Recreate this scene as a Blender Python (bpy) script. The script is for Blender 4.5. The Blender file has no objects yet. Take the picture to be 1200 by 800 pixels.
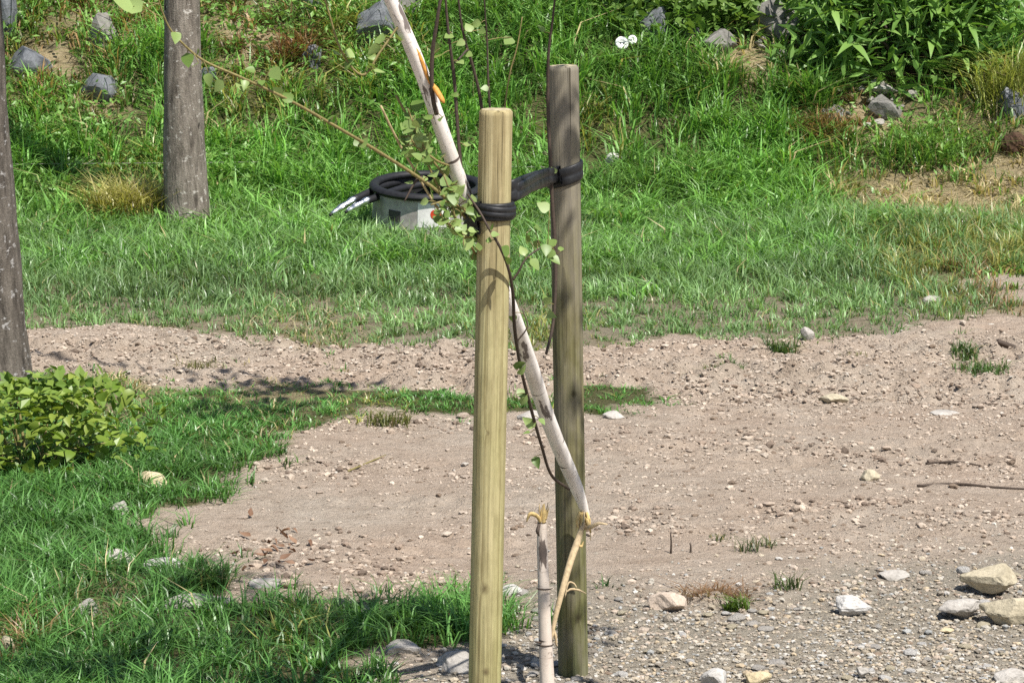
import bpy, bmesh, math, random
import numpy as np
from mathutils import Vector, Matrix, Quaternion

random.seed(7)
RNG = np.random.default_rng(11)
scene = bpy.context.scene
COL = scene.collection

# ------------------------------------------------------------------ camera
F_PX, HCAM, HORIZON = 3400.0, 1.7, -200.0            # in pixels of a 1200x800 picture
PITCH = math.atan((400.0 - HORIZON) / F_PX)
cam_data = bpy.data.cameras.new('camera')
cam = bpy.data.objects.new('camera', cam_data)
COL.objects.link(cam)
cam.location = (0, 0, HCAM)
cam.rotation_euler = (math.pi / 2 - PITCH, 0, 0)
cam_data.sensor_width = 36.0
cam_data.lens = 36.0 * F_PX / 1200.0
cam_data.clip_start = 0.1
cam_data.clip_end = 3000.0
scene.camera = cam

# ------------------------------------------------------------------ sky and sun
SUN_ELEV, SUN_AZ = math.radians(59), math.radians(-40)   # azimuth: to the left of straight behind the camera
to_sun = Vector((-math.sin(SUN_AZ) * math.cos(SUN_ELEV), -math.cos(SUN_AZ) * math.cos(SUN_ELEV), math.sin(SUN_ELEV)))
world = bpy.data.worlds.new('World')
scene.world = world
world.use_nodes = True
wn = world.node_tree
sky = wn.nodes.new('ShaderNodeTexSky')
sky.sky_type = 'NISHITA'
sky.sun_disc = False
sky.sun_elevation = SUN_ELEV
sky.sun_rotation = math.atan2(to_sun.x, to_sun.y)
bg = wn.nodes['Background']
bg.inputs['Strength'].default_value = 0.075
wn.links.new(sky.outputs['Color'], bg.inputs['Color'])
sun_data = bpy.data.lights.new('sun', 'SUN')
sun_data.energy = 5.0
sun_data.angle = math.radians(0.53)
sun_data.color = (1.0, 0.955, 0.89)
sun = bpy.data.objects.new('sun', sun_data)
COL.objects.link(sun)
sun.location = to_sun * 60
sun.rotation_euler = to_sun.to_track_quat('Z', 'Y').to_euler()
scene.view_settings.view_transform = 'Standard'
scene.view_settings.look = 'None'
scene.view_settings.exposure = 0.55
scene.view_settings.gamma = 1.0
scene.cycles.use_denoising = False
scene.cycles.max_bounces = 8
scene.cycles.transparent_max_bounces = 4

# ------------------------------------------------------------------ numpy noise
def _hash(ix, iy, seed):
    h = (ix.astype(np.int64) * 374761393 + iy.astype(np.int64) * 668265263 + seed * 1442695041) & 0xFFFFFFFF
    h = ((h ^ (h >> 13)) * 1274126177) & 0xFFFFFFFF
    h = (h ^ (h >> 16)) & 0xFFFFFFFF
    return h.astype(np.float64) / 4294967295.0

def vnoise(x, y, seed=0):
    x = np.asarray(x, float); y = np.asarray(y, float)
    ix = np.floor(x); iy = np.floor(y)
    fx = x - ix; fy = y - iy
    fx = fx * fx * (3 - 2 * fx); fy = fy * fy * (3 - 2 * fy)
    a = _hash(ix, iy, seed); b = _hash(ix + 1, iy, seed)
    c = _hash(ix, iy + 1, seed); d = _hash(ix + 1, iy + 1, seed)
    return (a + (b - a) * fx) * (1 - fy) + (c + (d - c) * fx) * fy

def fbm(x, y, seed=0, oct=4):
    s, a, t = 0.0, 0.5, 0.0
    for k in range(oct):
        s = s + a * vnoise(np.asarray(x) * 2 ** k + 17.3 * k, np.asarray(y) * 2 ** k - 9.1 * k, seed + k)
        t += a; a *= 0.5
    return s / t - 0.5

# ------------------------------------------------------------------ terrain shape and pixel helper
def base_height(x, y):
    x = np.asarray(x, float); y = np.asarray(y, float)
    yy = y - 13.0 + 0.35 * fbm(x * 0.45, y * 0.1, 3, 3)
    b = 0.70 * (np.sqrt(yy * yy + 0.25) + yy) * 0.5
    b = 2.8 * (1 - np.exp(-b / 2.8)) if np.ndim(b) == 0 else 2.8 * (1 - np.exp(-b / 2.8))
    und = 0.05 * fbm(x * 0.6 + 4, y * 0.6, 21, 3) * np.clip((y - 3) / 3, 0, 1)
    far = np.clip((np.hypot(x, y - 9) - 25) / 60, 0, 1)
    return b + und * (1 - far)

def ray(px, py):
    cx, cy = (px - 600.0) / F_PX, -(py - 400.0) / F_PX
    c, s = math.cos(PITCH), math.sin(PITCH)
    return np.array([cx, c + cy * s, -s + cy * c])

def at(px, py, Y):
    """the point that stands Y metres in front of the camera on the line of sight through a pixel"""
    d = ray(px, py)
    t = Y / d[1]
    return Vector((d[0] * t, Y, HCAM + d[2] * t))

def gp(px, py):
    """the ground point seen at a pixel"""
    d = ray(px, py)
    lo, hi = 3.0, None
    ys = np.linspace(3.0, 40.0, 371)
    t = ys / d[1]
    g = HCAM + d[2] * t - base_height(d[0] * t, ys)
    k = int(np.argmax(g < 0)) if (g < 0).any() else len(ys) - 1
    lo, hi = ys[max(k - 1, 0)], ys[k]
    for _ in range(20):
        m = 0.5 * (lo + hi); tt = m / d[1]
        if HCAM + d[2] * tt - float(base_height(np.array([d[0] * tt]), np.array([m]))[0]) < 0: hi = m
        else: lo = m
    tt = hi / d[1]
    return (d[0] * tt, hi)

def ppm(Y):
    return F_PX / Y

def in_poly(x, y, poly):
    x = np.asarray(x); y = np.asarray(y)
    inside = np.zeros(x.shape, bool)
    n = len(poly)
    for i in range(n):
        x0, y0 = poly[i]; x1, y1 = poly[(i + 1) % n]
        if y0 == y1: continue
        cond = ((y0 > y) != (y1 > y)) & (x < (x1 - x0) * (y - y0) / (y1 - y0) + x0)
        inside ^= cond
    return inside

P_BACK = [gp(*p) for p in [(-330, 380), (-100, 384), (45, 390), (150, 383), (250, 388), (310, 396), (400, 414), (480, 411), (560, 404),
                           (620, 414), (700, 411), (800, 399), (900, 396), (1000, 392), (1100, 379), (1170, 372), (1260, 366), (1500, 360)]]
P_BACK = [(-60, P_BACK[0][1])] + P_BACK + [(60, P_BACK[-1][1]), (60, 80), (-60, 80)]
P_LEFT = [gp(*p) for p in [(-400, 432), (60, 438), (140, 438), (190, 452), (260, 452), (300, 450), (350, 446), (420, 454), (480, 454), (560, 458),
                           (620, 461), (700, 454), (790, 462), (792, 472), (740, 482), (690, 484), (640, 477), (560, 488), (500, 486), (450, 474),
                           (400, 486), (350, 499), (310, 518), (300, 530), (262, 548), (240, 585), (192, 597), (192, 640), (228, 664), (272, 674),
                           (275, 688), (240, 697), (180, 700), (172, 712), (250, 716), (300, 700), (390, 716), (430, 714), (548, 712), (570, 722),
                           (570, 748), (520, 762), (430, 762), (395, 774), (460, 792), (380, 806), (380, 900), (-400, 900)]]
P_GRAVEL = [gp(*p) for p in [(540, 790), (575, 735), (600, 694), (700, 688), (760, 706), (860, 722), (960, 692), (1060, 655), (1200, 640), (1600, 630), (1600, 960), (380, 960), (400, 800)]]
P_EARTH = [gp(*p) for p in [(1140, 332), (1180, 326), (1300, 318), (1300, 362), (1180, 358), (1150, 346)]]

# dry or yellow places in the green: (px, py, radius in pixels, kind)  kind: 0 straw, 1 brown, 2 yellow olive
DRY = [(60, 55, 80, 2), (60, 80, 50, 1), (120, 30, 55, 1), (250, 20, 60, 2), (395, 95, 50, 2), (115, 130, 30, 0), (290, 45, 50, 1), (345, 55, 26, 1), (300, 100, 60, 2), (150, 235, 52, 2), (420, 60, 60, 2),
       (965, 150, 34, 1), (1005, 140, 26, 1), (1090, 218, 80, 0), (1170, 235, 90, 0), (1050, 160, 34, 0), (1165, 120, 45, 0), (1185, 185, 55, 0), (870, 70, 34, 0),
       (1010, 235, 40, 2), (1090, 318, 50, 2), (1180, 300, 60, 2), (1165, 345, 40, 1), (700, 160, 30, 2),
       (640, 420, 60, 2), (330, 430, 60, 0), (150, 445, 50, 0), (430, 490, 40, 2), (340, 745, 30, 2), (120, 705, 30, 0), (10, 760, 25, 1)]
DRYW = []
for (px, py, r, k) in DRY:
    gx, gy = gp(px, py)
    gx2, gy2 = gp(px, py - r * 0.5)
    DRYW.append((gx, gy, r / ppm(gy), max(abs(gy2 - gy) * 1.6, 0.08), k))

def dry_fields(x, y):
    out = [np.zeros_like(x) for _ in range(3)]
    nz = fbm(x * 4, y * 4, 51, 3)
    for (gx, gy, rx, ry, k) in DRYW:
        d = ((x - gx) / rx) ** 2 + ((y - gy) / ry) ** 2
        out[k] = np.maximum(out[k], np.exp(-d * 0.9) * (0.95 + 1.6 * nz))
    return [np.clip(o, 0, 1) for o in out]

def warp(x, y):
    return (x + 0.34 * fbm(x * 2.6, y * 2.6, 301, 4), y + 0.50 * fbm(x * 2.6 + 9, y * 2.6, 303, 4))

def zone_masks(x, y):
    """soft grass and gravel masks on the ground"""
    g = np.zeros_like(x); v = np.zeros_like(x); e = np.zeros_like(x)
    K = 6
    x0_, y0_ = x, y
    x, y = warp(x, y)
    for k in range(K):
        jx = (vnoise(x * 9, y * 9, 100 + k) - 0.5) * 0.16 + (vnoise(x * 40, y * 40, 150 + k) - 0.5) * 0.08
        jy = (vnoise(x * 9, y * 9, 200 + k) - 0.5) * 0.16 + (vnoise(x * 40, y * 40, 250 + k) - 0.5) * 0.08
        g += (in_poly(x + jx, y + jy, P_BACK) | in_poly(x + jx * 0.6, y + jy * 0.6, P_LEFT))
        v += in_poly(x + jx * 2.4, y + jy * 2.4, P_GRAVEL)
        e += in_poly(x + jx, y + jy, P_EARTH)
    return np.clip(g / K - e / K, 0, 1), v / K

def detail_height(x, y, g, v):
    near = np.clip((16 - np.abs(y - 8)) / 6, 0, 1) * np.clip((6 - np.abs(x)) / 2, 0, 1)
    bare = (1 - g)
    ridge = np.exp(-((y - 8.75) / 0.28) ** 2) + 0.8 * np.exp(-((y - 9.35) / 0.3) ** 2)
    h = 0.020 * fbm(x * 2.2, y * 3.0, 31, 3)
    lump = np.abs(fbm(x * 9, y * 12, 33, 4))
    rutx = np.clip(fbm(x * 1.3, y * 4.0, 32, 3) * 3 + 0.4, 0.1, 1.3)
    h = h + bare * (1 - v) * (0.075 * rutx + 0.10 * ridge) * (lump - 0.08)
    h = h + bare * (0.024 * rutx + 0.045 * ridge) * fbm(x * 26, y * 30, 35, 2)
    h = h + v * 0.008 * fbm(x * 20, y * 24, 37, 2)
    h = h + g * 0.03 * fbm(x * 3, y * 3, 39, 3)
    return h * near

def ground_z(x, y):
    xa = np.atleast_1d(np.asarray(x, float)); ya = np.atleast_1d(np.asarray(y, float))
    g, v = zone_masks(xa, ya)
    z = base_height(xa, ya) + detail_height(xa, ya, g, v)
    return z if np.ndim(x) else float(z[0])

def gpos(px, py):
    x, y = gp(px, py)
    return Vector((x, y, ground_z(x, y)))

# ------------------------------------------------------------------ object helpers
def tag(o, label=None, category=None, group=None, kind=None):
    if label: o['label'] = label
    if category: o['category'] = category
    if group: o['group'] = group
    if kind: o['kind'] = kind
    return o

def link(name, me, parent=None):
    o = bpy.data.objects.new(name, me)
    COL.objects.link(o)
    if parent is not None: o.parent = parent
    return o

def empty(name, loc=(0, 0, 0)):
    o = bpy.data.objects.new(name, None)
    o.empty_display_size = 0.05
    COL.objects.link(o)
    o.location = loc
    return o

def mesh_np(name, verts, faces, mat=None, smooth=True, col=None, tc=None):
    """faces: (n,3) or (n,4) int array, or a list of such arrays"""
    me = bpy.data.meshes.new(name)
    verts = np.asarray(verts, np.float32)
    fl = faces if isinstance(faces, list) else [faces]
    fl = [np.asarray(f, np.int32) for f in fl if len(f)]
    nl = sum(f.size for f in fl); nf = sum(len(f) for f in fl)
    me.vertices.add(len(verts)); me.loops.add(nl); me.polygons.add(nf)
    me.vertices.foreach_set('co', verts.ravel())
    me.loops.foreach_set('vertex_index', np.concatenate([f.ravel() for f in fl]))
    tot = np.concatenate([np.full(len(f), f.shape[1], np.int32) for f in fl])
    st = np.concatenate([[0], np.cumsum(tot)[:-1]]).astype(np.int32)
    me.polygons.foreach_set('loop_start', st)
    me.polygons.foreach_set('loop_total', tot)
    me.polygons.foreach_set('use_smooth', np.full(nf, smooth, bool))
    if col is not None:
        a = me.attributes.new('Col', 'FLOAT_COLOR', 'POINT')
        c = np.ones((len(verts), 4), np.float32); c[:, :3] = col
        a.data.foreach_set('color', c.ravel())
    if tc is not None:
        a = me.attributes.new('tc', 'FLOAT_VECTOR', 'POINT')
        a.data.foreach_set('vector', np.asarray(tc, np.float32).ravel())
    me.update(calc_edges=True)
    me.validate()
    if mat is not None: me.materials.append(mat)
    return me

def smooth_path(pts, n):
    """Catmull-Rom resampling of control points"""
    P = np.array([list(p) for p in pts], float)
    if len(P) < 3:
        t = np.linspace(0, 1, n)[:, None]
        return P[0] * (1 - t) + P[-1] * t
    Q = np.vstack([2 * P[0] - P[1], P, 2 * P[-1] - P[-2]])
    out = []
    for u in np.linspace(0, len(P) - 1 - 1e-9, n):
        i = int(u); t = u - i
        p0, p1, p2, p3 = Q[i], Q[i + 1], Q[i + 2], Q[i + 3]
        out.append(0.5 * ((2 * p1) + (-p0 + p2) * t + (2 * p0 - 5 * p1 + 4 * p2 - p3) * t * t + (-p0 + 3 * p1 - 3 * p2 + p3) * t ** 3))
    return np.array(out)

def tube_mesh(name, path, radii, seg, mat, rough=0.0, seed=0, cap=True, tip_jag=0.0, freq=(6.0, 3.0)):
    P = np.asarray(path, float); n = len(P)
    r = np.interp(np.linspace(0, 1, n), np.linspace(0, 1, len(radii)), radii)
    T = np.gradient(P, axis=0); T /= np.linalg.norm(T, axis=1)[:, None] + 1e-12
    up = np.array([0, 1.0, 0]) if abs(T[0][1]) < 0.9 else np.array([1.0, 0, 0])
    N = np.cross(T[0], up); N /= np.linalg.norm(N)
    L = np.concatenate([[0], np.cumsum(np.linalg.norm(np.diff(P, axis=0), axis=1))])
    V = []; TC = []
    th = np.linspace(0, 2 * math.pi, seg, endpoint=False)
    for i in range(n):
        N = N - T[i] * np.dot(N, T[i]); N /= np.linalg.norm(N)
        B = np.cross(T[i], N)
        rr = r[i] * np.ones(seg)
        if rough:
            rr = rr * (1 + rough * 2 * fbm(np.cos(th) * 1.3 + 5, np.sin(th) * 1.3 + L[i] * freq[1], seed, 3)
                       + rough * 1.2 * fbm(np.cos(th) * freq[0], np.sin(th) * freq[0] + L[i] * freq[1] * 5, seed + 9, 3))
        ring = P[i] + rr[:, None] * (np.cos(th)[:, None] * N + np.sin(th)[:, None] * B)
        if tip_jag and i == n - 1:
            ring = ring + T[i] * (tip_jag * (vnoise(np.cos(th) * 3 + 9, np.sin(th) * 3, seed + 4) - 0.3))[:, None]
        V.append(ring)
        TC.append(np.stack([np.cos(th) * r[i], np.sin(th) * r[i], np.full(seg, L[i])], 1))
    V = np.vstack(V); TC = np.vstack(TC)
    idx = np.arange(seg); nx = (idx + 1) % seg
    Fs = []
    for i in range(n - 1):
        Fs.append(np.stack([i * seg + idx, i * seg + nx, (i + 1) * seg + nx, (i + 1) * seg + idx], 1))
    Q = np.vstack(Fs)
    tri = []
    if cap:
        V = np.vstack([V, P[0], P[-1]]); TC = np.vstack([TC, [0, 0, 0], [0, 0, L[-1]]])
        a, b = len(V) - 2, len(V) - 1
        tri = np.vstack([np.stack([np.full(seg, a), nx, idx], 1), np.stack([np.full(seg, b), (n - 1) * seg + idx, (n - 1) * seg + nx], 1)])
    return mesh_np(name, V, [Q, tri] if cap else Q, mat, True, None, TC)

# ------------------------------------------------------------------ materials
def new_mat(name):
    m = bpy.data.materials.new(name); m.use_nodes = True
    nt = m.node_tree
    return m, nt, nt.nodes['Principled BSDF']

def nd(nt, typ, **kw):
    n = nt.nodes.new(typ)
    for k, v in kw.items():
        if k in n.inputs: n.inputs[k].default_value = v
        else: setattr(n, k, v)
    return n

def ramp(nt, fac, stops):
    r = nt.nodes.new('ShaderNodeValToRGB')
    el = r.color_ramp.elements
    while len(el) < len(stops): el.new(0.5)
    for e, (p, c) in zip(el, stops):
        e.position = p; e.color = (*c, 1) if len(c) == 3 else c
    nt.links.new(fac, r.inputs['Fac'])
    return r.outputs['Color']

def noise(nt, vec, scale, detail=4, rough=0.55, dist=0.0):
    n = nd(nt, 'ShaderNodeTexNoise', Scale=scale, Detail=detail, Roughness=rough, Distortion=dist)
    if vec is not None: nt.links.new(vec, n.inputs['Vector'])
    return n.outputs['Fac']

def mapping(nt, vec, scale=(1, 1, 1), loc=(0, 0, 0)):
    m = nt.nodes.new('ShaderNodeMapping')
    m.inputs['Scale'].default_value = scale; m.inputs['Location'].default_value = loc
    nt.links.new(vec, m.inputs['Vector'])
    return m.outputs['Vector']

def mixc(nt, fac, a, b, blend='MIX'):
    m = nt.nodes.new('ShaderNodeMix'); m.data_type = 'RGBA'; m.blend_type = blend
    for sock, val in ((m.inputs[0], fac), (m.inputs[6], a), (m.inputs[7], b)):
        if hasattr(val, 'is_linked'): nt.links.new(val, sock)
        elif isinstance(val, (int, float)): sock.default_value = val
        else: sock.default_value = (*val, 1)
    return m.outputs[2]

def math_n(nt, op, a, b=None, c=None, clamp=False):
    m = nt.nodes.new('ShaderNodeMath'); m.operation = op; m.use_clamp = clamp
    for i, v in enumerate((a, b, c)):
        if v is None: continue
        if hasattr(v, 'is_linked'): nt.links.new(v, m.inputs[i])
        else: m.inputs[i].default_value = v
    return m.outputs[0]

def bump(nt, bsdf, height, strength=0.5, dist=0.01):
    b = nd(nt, 'ShaderNodeBump', Strength=strength, Distance=dist)
    nt.links.new(height, b.inputs['Height'])
    nt.links.new(b.outputs['Normal'], bsdf.inputs['Normal'])

def attr(nt, name, out='Color'):
    a = nt.nodes.new('ShaderNodeAttribute'); a.attribute_name = name
    return a.outputs[out]

def mat_plain(name, col, rough=0.6, metal=0.0, nscale=40, namt=0.25, spec=0.4, bumpd=0.001):
    m, nt, b = new_mat(name)
    tcn = nt.nodes.new('ShaderNodeTexCoord')
    f = noise(nt, tcn.outputs['Object'], nscale, 5)
    lo = tuple(max(c * (1 - namt), 0) for c in col); hi = tuple(min(c * (1 + namt), 1) for c in col)
    nt.links.new(ramp(nt, f, [(0.3, lo), (0.7, hi)]), b.inputs['Base Color'])
    b.inputs['Roughness'].default_value = rough; b.inputs['Metallic'].default_value = metal
    b.inputs['Specular IOR Level'].default_value = spec
    bump(nt, b, f, 0.4, bumpd)
    return m

def mat_leaf(name, c1, c2, use_attr=False, trans=0.35, rough=0.42, tcol=None):
    m, nt, b = new_mat(name)
    if use_attr:
        colr = attr(nt, 'Col')
    else:
        oi = nt.nodes.new('ShaderNodeObjectInfo')
        colr = mixc(nt, oi.outputs['Random'], c1, c2)
        tcn = nt.nodes.new('ShaderNodeTexCoord')
        f = noise(nt, tcn.outputs['Object'], 90, 3)
        colr = mixc(nt, 0.5, colr, ramp(nt, f, [(0.3, (0.6, 0.6, 0.6)), (0.7, (1.0, 1.0, 1.0))]), 'MULTIPLY')
    nt.links.new(colr, b.inputs['Base Color'])
    b.inputs['Roughness'].default_value = rough
    b.inputs['Specular IOR Level'].default_value = 0.45
    t = nt.nodes.new('ShaderNodeBsdfTranslucent')
    nt.links.new(mixc(nt, 1.0, colr, tcol or (1.0, 1.0, 0.5), 'MULTIPLY'), t.inputs['Color'])
    mx = nt.nodes.new('ShaderNodeMixShader'); mx.inputs[0].default_value = trans
    nt.links.new(b.outputs[0], mx.inputs[1]); nt.links.new(t.outputs[0], mx.inputs[2])
    nt.links.new(mx.outputs[0], nt.nodes['Material Output'].inputs['Surface'])
    return m

def mat_ground():
    m, nt, b = new_mat('bare_soil_and_turf')
    g = nt.nodes.new('ShaderNodeNewGeometry')
    pos = g.outputs['Position']
    n_big = noise(nt, pos, 1.3, 5, 0.6)
    n_mid = noise(nt, mapping(nt, pos, (9, 14, 9)), 1.0, 6, 0.65)
    n_fine = noise(nt, mapping(nt, pos, (60, 90, 60)), 1.0, 5, 0.7)
    n_vf = noise(nt, pos, 260, 3, 0.7)
    soil = ramp(nt, n_mid, [(0.25, (0.36, 0.285, 0.22)), (0.5, (0.475, 0.39, 0.31)), (0.75, (0.55, 0.465, 0.38))])
    soil = mixc(nt, 0.7, soil, ramp(nt, n_fine, [(0.30, (0.36, 0.32, 0.29)), (0.44, (1, 1, 1)), (0.72, (1.15, 1.15, 1.15))]), 'MULTIPLY')
    soil = mixc(nt, 0.5, soil, ramp(nt, n_vf, [(0.35, (0.72, 0.72, 0.72)), (0.65, (1.15, 1.15, 1.15))]), 'MULTIPLY')
    soil = mixc(nt, 0.6, soil, ramp(nt, n_big, [(0.35, (1.0, 0.92, 0.86)), (0.65, (1.0, 1.04, 1.04))]), 'MULTIPLY')
    grav = ramp(nt, n_fine, [(0.25, (0.22, 0.19, 0.15)), (0.5, (0.37, 0.325, 0.255)), (0.75, (0.47, 0.425, 0.35))])
    grav = mixc(nt, 0.6, grav, ramp(nt, n_vf, [(0.35, (0.6, 0.6, 0.6)), (0.65, (1.2, 1.2, 1.2))]), 'MULTIPLY')
    turf = ramp(nt, n_fine, [(0.3, (0.05, 0.055, 0.022)), (0.55, (0.12, 0.115, 0.05)), (0.8, (0.26, 0.21, 0.12))])
    sep = nt.nodes.new('ShaderNodeSeparateColor')
    nt.links.new(attr(nt, 'Col'), sep.inputs[0])
    c = mixc(nt, sep.outputs[1], soil, grav)
    c = mixc(nt, sep.outputs[0], c, turf)
    straw = ramp(nt, n_fine, [(0.3, (0.26, 0.195, 0.105)), (0.7, (0.52, 0.43, 0.27))])
    c = mixc(nt, sep.outputs[2], c, straw)
    nt.links.new(c, b.inputs['Base Color'])
    b.inputs['Roughness'].default_value = 0.95
    b.inputs['Specular IOR Level'].default_value = 0.15
    h = math_n(nt, 'ADD', n_fine, math_n(nt, 'MULTIPLY', n_vf, 0.35))
    bump(nt, b, h, 1.0, 0.02)
    return m

def mat_stone(name, c1, c2, nscale=14, speck=0.3):
    m, nt, b = new_mat(name)
    tcn = nt.nodes.new('ShaderNodeTexCoord')
    oi = nt.nodes.new('ShaderNodeObjectInfo')
    v = nt.nodes.new('ShaderNodeVectorMath'); v.operation = 'ADD'
    nt.links.new(tcn.outputs['Object'], v.inputs[0]); nt.links.new(oi.outputs['Location'], v.inputs[1])
    f = noise(nt, v.outputs[0], nscale, 6, 0.65, 0.4)
    f2 = noise(nt, v.outputs[0], nscale * 9, 4, 0.7)
    c = ramp(nt, f, [(0.3, c1), (0.62, c2)])
    c = mixc(nt, speck * 1.6, c, ramp(nt, f2, [(0.3, (0.45, 0.43, 0.4)), (0.5, (1, 1, 1)), (0.75, (1.3, 1.3, 1.3))]), 'MULTIPLY')
    nt.links.new(c, b.inputs['Base Color'])
    b.inputs['Roughness'].default_value = 0.9
    b.inputs['Specular IOR Level'].default_value = 0.25
    bump(nt, b, math_n(nt, 'ADD', f, math_n(nt, 'MULTIPLY', f2, 0.4)), 0.8, 0.008)
    return m

def mat_wood(name, dark, mid, light, green, green_amt, knots, offs=(0.012, -0.05), weather=0.0, top_z=1.3):
    m, nt, b = new_mat(name)
    tcn = nt.nodes.new('ShaderNodeTexCoord')
    o = tcn.outputs['Object']
    warp = noise(nt, mapping(nt, o, (6, 6, 1.6)), 1.0, 3)
    sep = nt.nodes.new('ShaderNodeSeparateXYZ'); nt.links.new(o, sep.inputs[0])
    x = math_n(nt, 'SUBTRACT', sep.outputs[0], offs[0]); y = math_n(nt, 'SUBTRACT', sep.outputs[1], offs[1])
    r = math_n(nt, 'SQRT', math_n(nt, 'ADD', math_n(nt, 'MULTIPLY', x, x), math_n(nt, 'MULTIPLY', y, y)))
    r = math_n(nt, 'ADD', r, math_n(nt, 'MULTIPLY', warp, 0.028))
    r = math_n(nt, 'ADD', r, math_n(nt, 'MULTIPLY', sep.outputs[2], 0.006))
    kmask = None
    for (kx, ky, kz, kr) in knots:
        vm = nt.nodes.new('ShaderNodeVectorMath'); vm.operation = 'DISTANCE'
        nt.links.new(mapping(nt, o, (1, 1, 0.75)), vm.inputs[0]); vm.inputs[1].default_value = (kx, ky, kz * 0.75)
        d = math_n(nt, 'ADD', vm.outputs['Value'], math_n(nt, 'MULTIPLY', math_n(nt, 'SUBTRACT', noise(nt, o, 70, 3), 0.5), 0.006))
        infl = math_n(nt, 'POWER', math_n(nt, 'DIVIDE', kr, math_n(nt, 'ADD', d, kr)), 2.0)
        r = math_n(nt, 'ADD', r, math_n(nt, 'MULTIPLY', infl, 0.012))
        core = math_n(nt, 'SUBTRACT', 1.0, math_n(nt, 'DIVIDE', d, kr), None, True)
        kmask = core if kmask is None else math_n(nt, 'MAXIMUM', kmask, core)
    band = math_n(nt, 'FRACT', math_n(nt, 'MULTIPLY', r, 62.0))
    band = math_n(nt, 'POWER', band, 2.2)
    fine = noise(nt, mapping(nt, o, (230, 230, 5)), 1.0, 4, 0.6)
    blot = noise(nt, mapping(nt, o, (14, 14, 2.4)), 1.0, 4, 0.6)
    streak = noise(nt, mapping(nt, o, (36, 36, 0.9)), 1.0, 4, 0.6, 0.5)
    band = math_n(nt, 'ADD', math_n(nt, 'MULTIPLY', band, 0.45), math_n(nt, 'MULTIPLY', math_n(nt, 'SUBTRACT', streak, 0.22), 1.0), None, True)
    c = ramp(nt, band, [(0.05, light), (0.45, mid), (0.85, dark)])
    c = mixc(nt, 0.8, c, ramp(nt, fine, [(0.3, (0.62, 0.60, 0.56)), (0.6, (1.10, 1.10, 1.10))]), 'MULTIPLY')
    mot = noise(nt, mapping(nt, o, (60, 60, 22), (1, 9, 2)), 1.0, 5, 0.7)
    c = mixc(nt, 0.7, c, ramp(nt, mot, [(0.32, (0.72, 0.70, 0.66)), (0.6, (1.08, 1.08, 1.08))]), 'MULTIPLY')
    zf = math_n(nt, 'MULTIPLY', math_n(nt, 'SUBTRACT', 1.25, sep.outputs[2]), 0.55, None, True)
    gm = math_n(nt, 'MULTIPLY', math_n(nt, 'ADD', zf, math_n(nt, 'MULTIPLY', math_n(nt, 'SUBTRACT', blot, 0.5), 1.4)), green_amt, None, True)
    c = mixc(nt, gm, c, green, 'MULTIPLY')
    # brown staining near the sawn top and dirty runs down the grain
    stn = noise(nt, mapping(nt, o, (30, 30, 2.2), (4, 4, 2)), 1.0, 5, 0.65)
    c = mixc(nt, ramp(nt, stn, [(0.50, (0, 0, 0)), (0.72, (0.65, 0.65, 0.65))]), c, tuple(d * 0.8 for d in dark))
    ends = math_n(nt, 'MULTIPLY', math_n(nt, 'SUBTRACT', sep.outputs[2], top_z - 0.22), 3.4, None, True)
    c = mixc(nt, math_n(nt, 'MULTIPLY', ends, 0.55), c, tuple(d * 1.15 for d in dark))
    if weather:
        wmask = math_n(nt, 'MULTIPLY', ramp(nt, noise(nt, mapping(nt, o, (22, 22, 7), (3, 1, 4)), 1.0, 5, 0.7), [(0.42, (0, 0, 0)), (0.68, (1, 1, 1))]), weather)
        c = mixc(nt, wmask, c, (0.22, 0.195, 0.155))
        topm = math_n(nt, 'MULTIPLY', math_n(nt, 'SUBTRACT', sep.outputs[2], 0.78), 2.2, None, True)
        c = mixc(nt, math_n(nt, 'MULTIPLY', topm, weather), c, (0.27, 0.245, 0.205))
    if kmask is not None:
        c = mixc(nt, math_n(nt, 'MULTIPLY', kmask, 1.1, None, True), c, tuple(d * 0.55 for d in dark))
    # dark checks (drying cracks) along the grain
    ck = noise(nt, mapping(nt, o, (95, 95, 1.8), (0, 7, 0)), 1.0, 3, 0.5)
    ckm = ramp(nt, ck, [(0.66, (0, 0, 0)), (0.72, (1, 1, 1))])
    c = mixc(nt, math_n(nt, 'MULTIPLY', ckm, 0.6 + 0.3 * weather), c, tuple(d * 0.35 for d in dark))
    nt.links.new(c, b.inputs['Base Color'])
    b.inputs['Roughness'].default_value = 0.9
    b.inputs['Specular IOR Level'].default_value = 0.12
    bump(nt, b, math_n(nt, 'SUBTRACT', math_n(nt, 'ADD', fine, math_n(nt, 'MULTIPLY', band, 0.3)), ckm), 0.7, 0.003)
    return m

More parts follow.
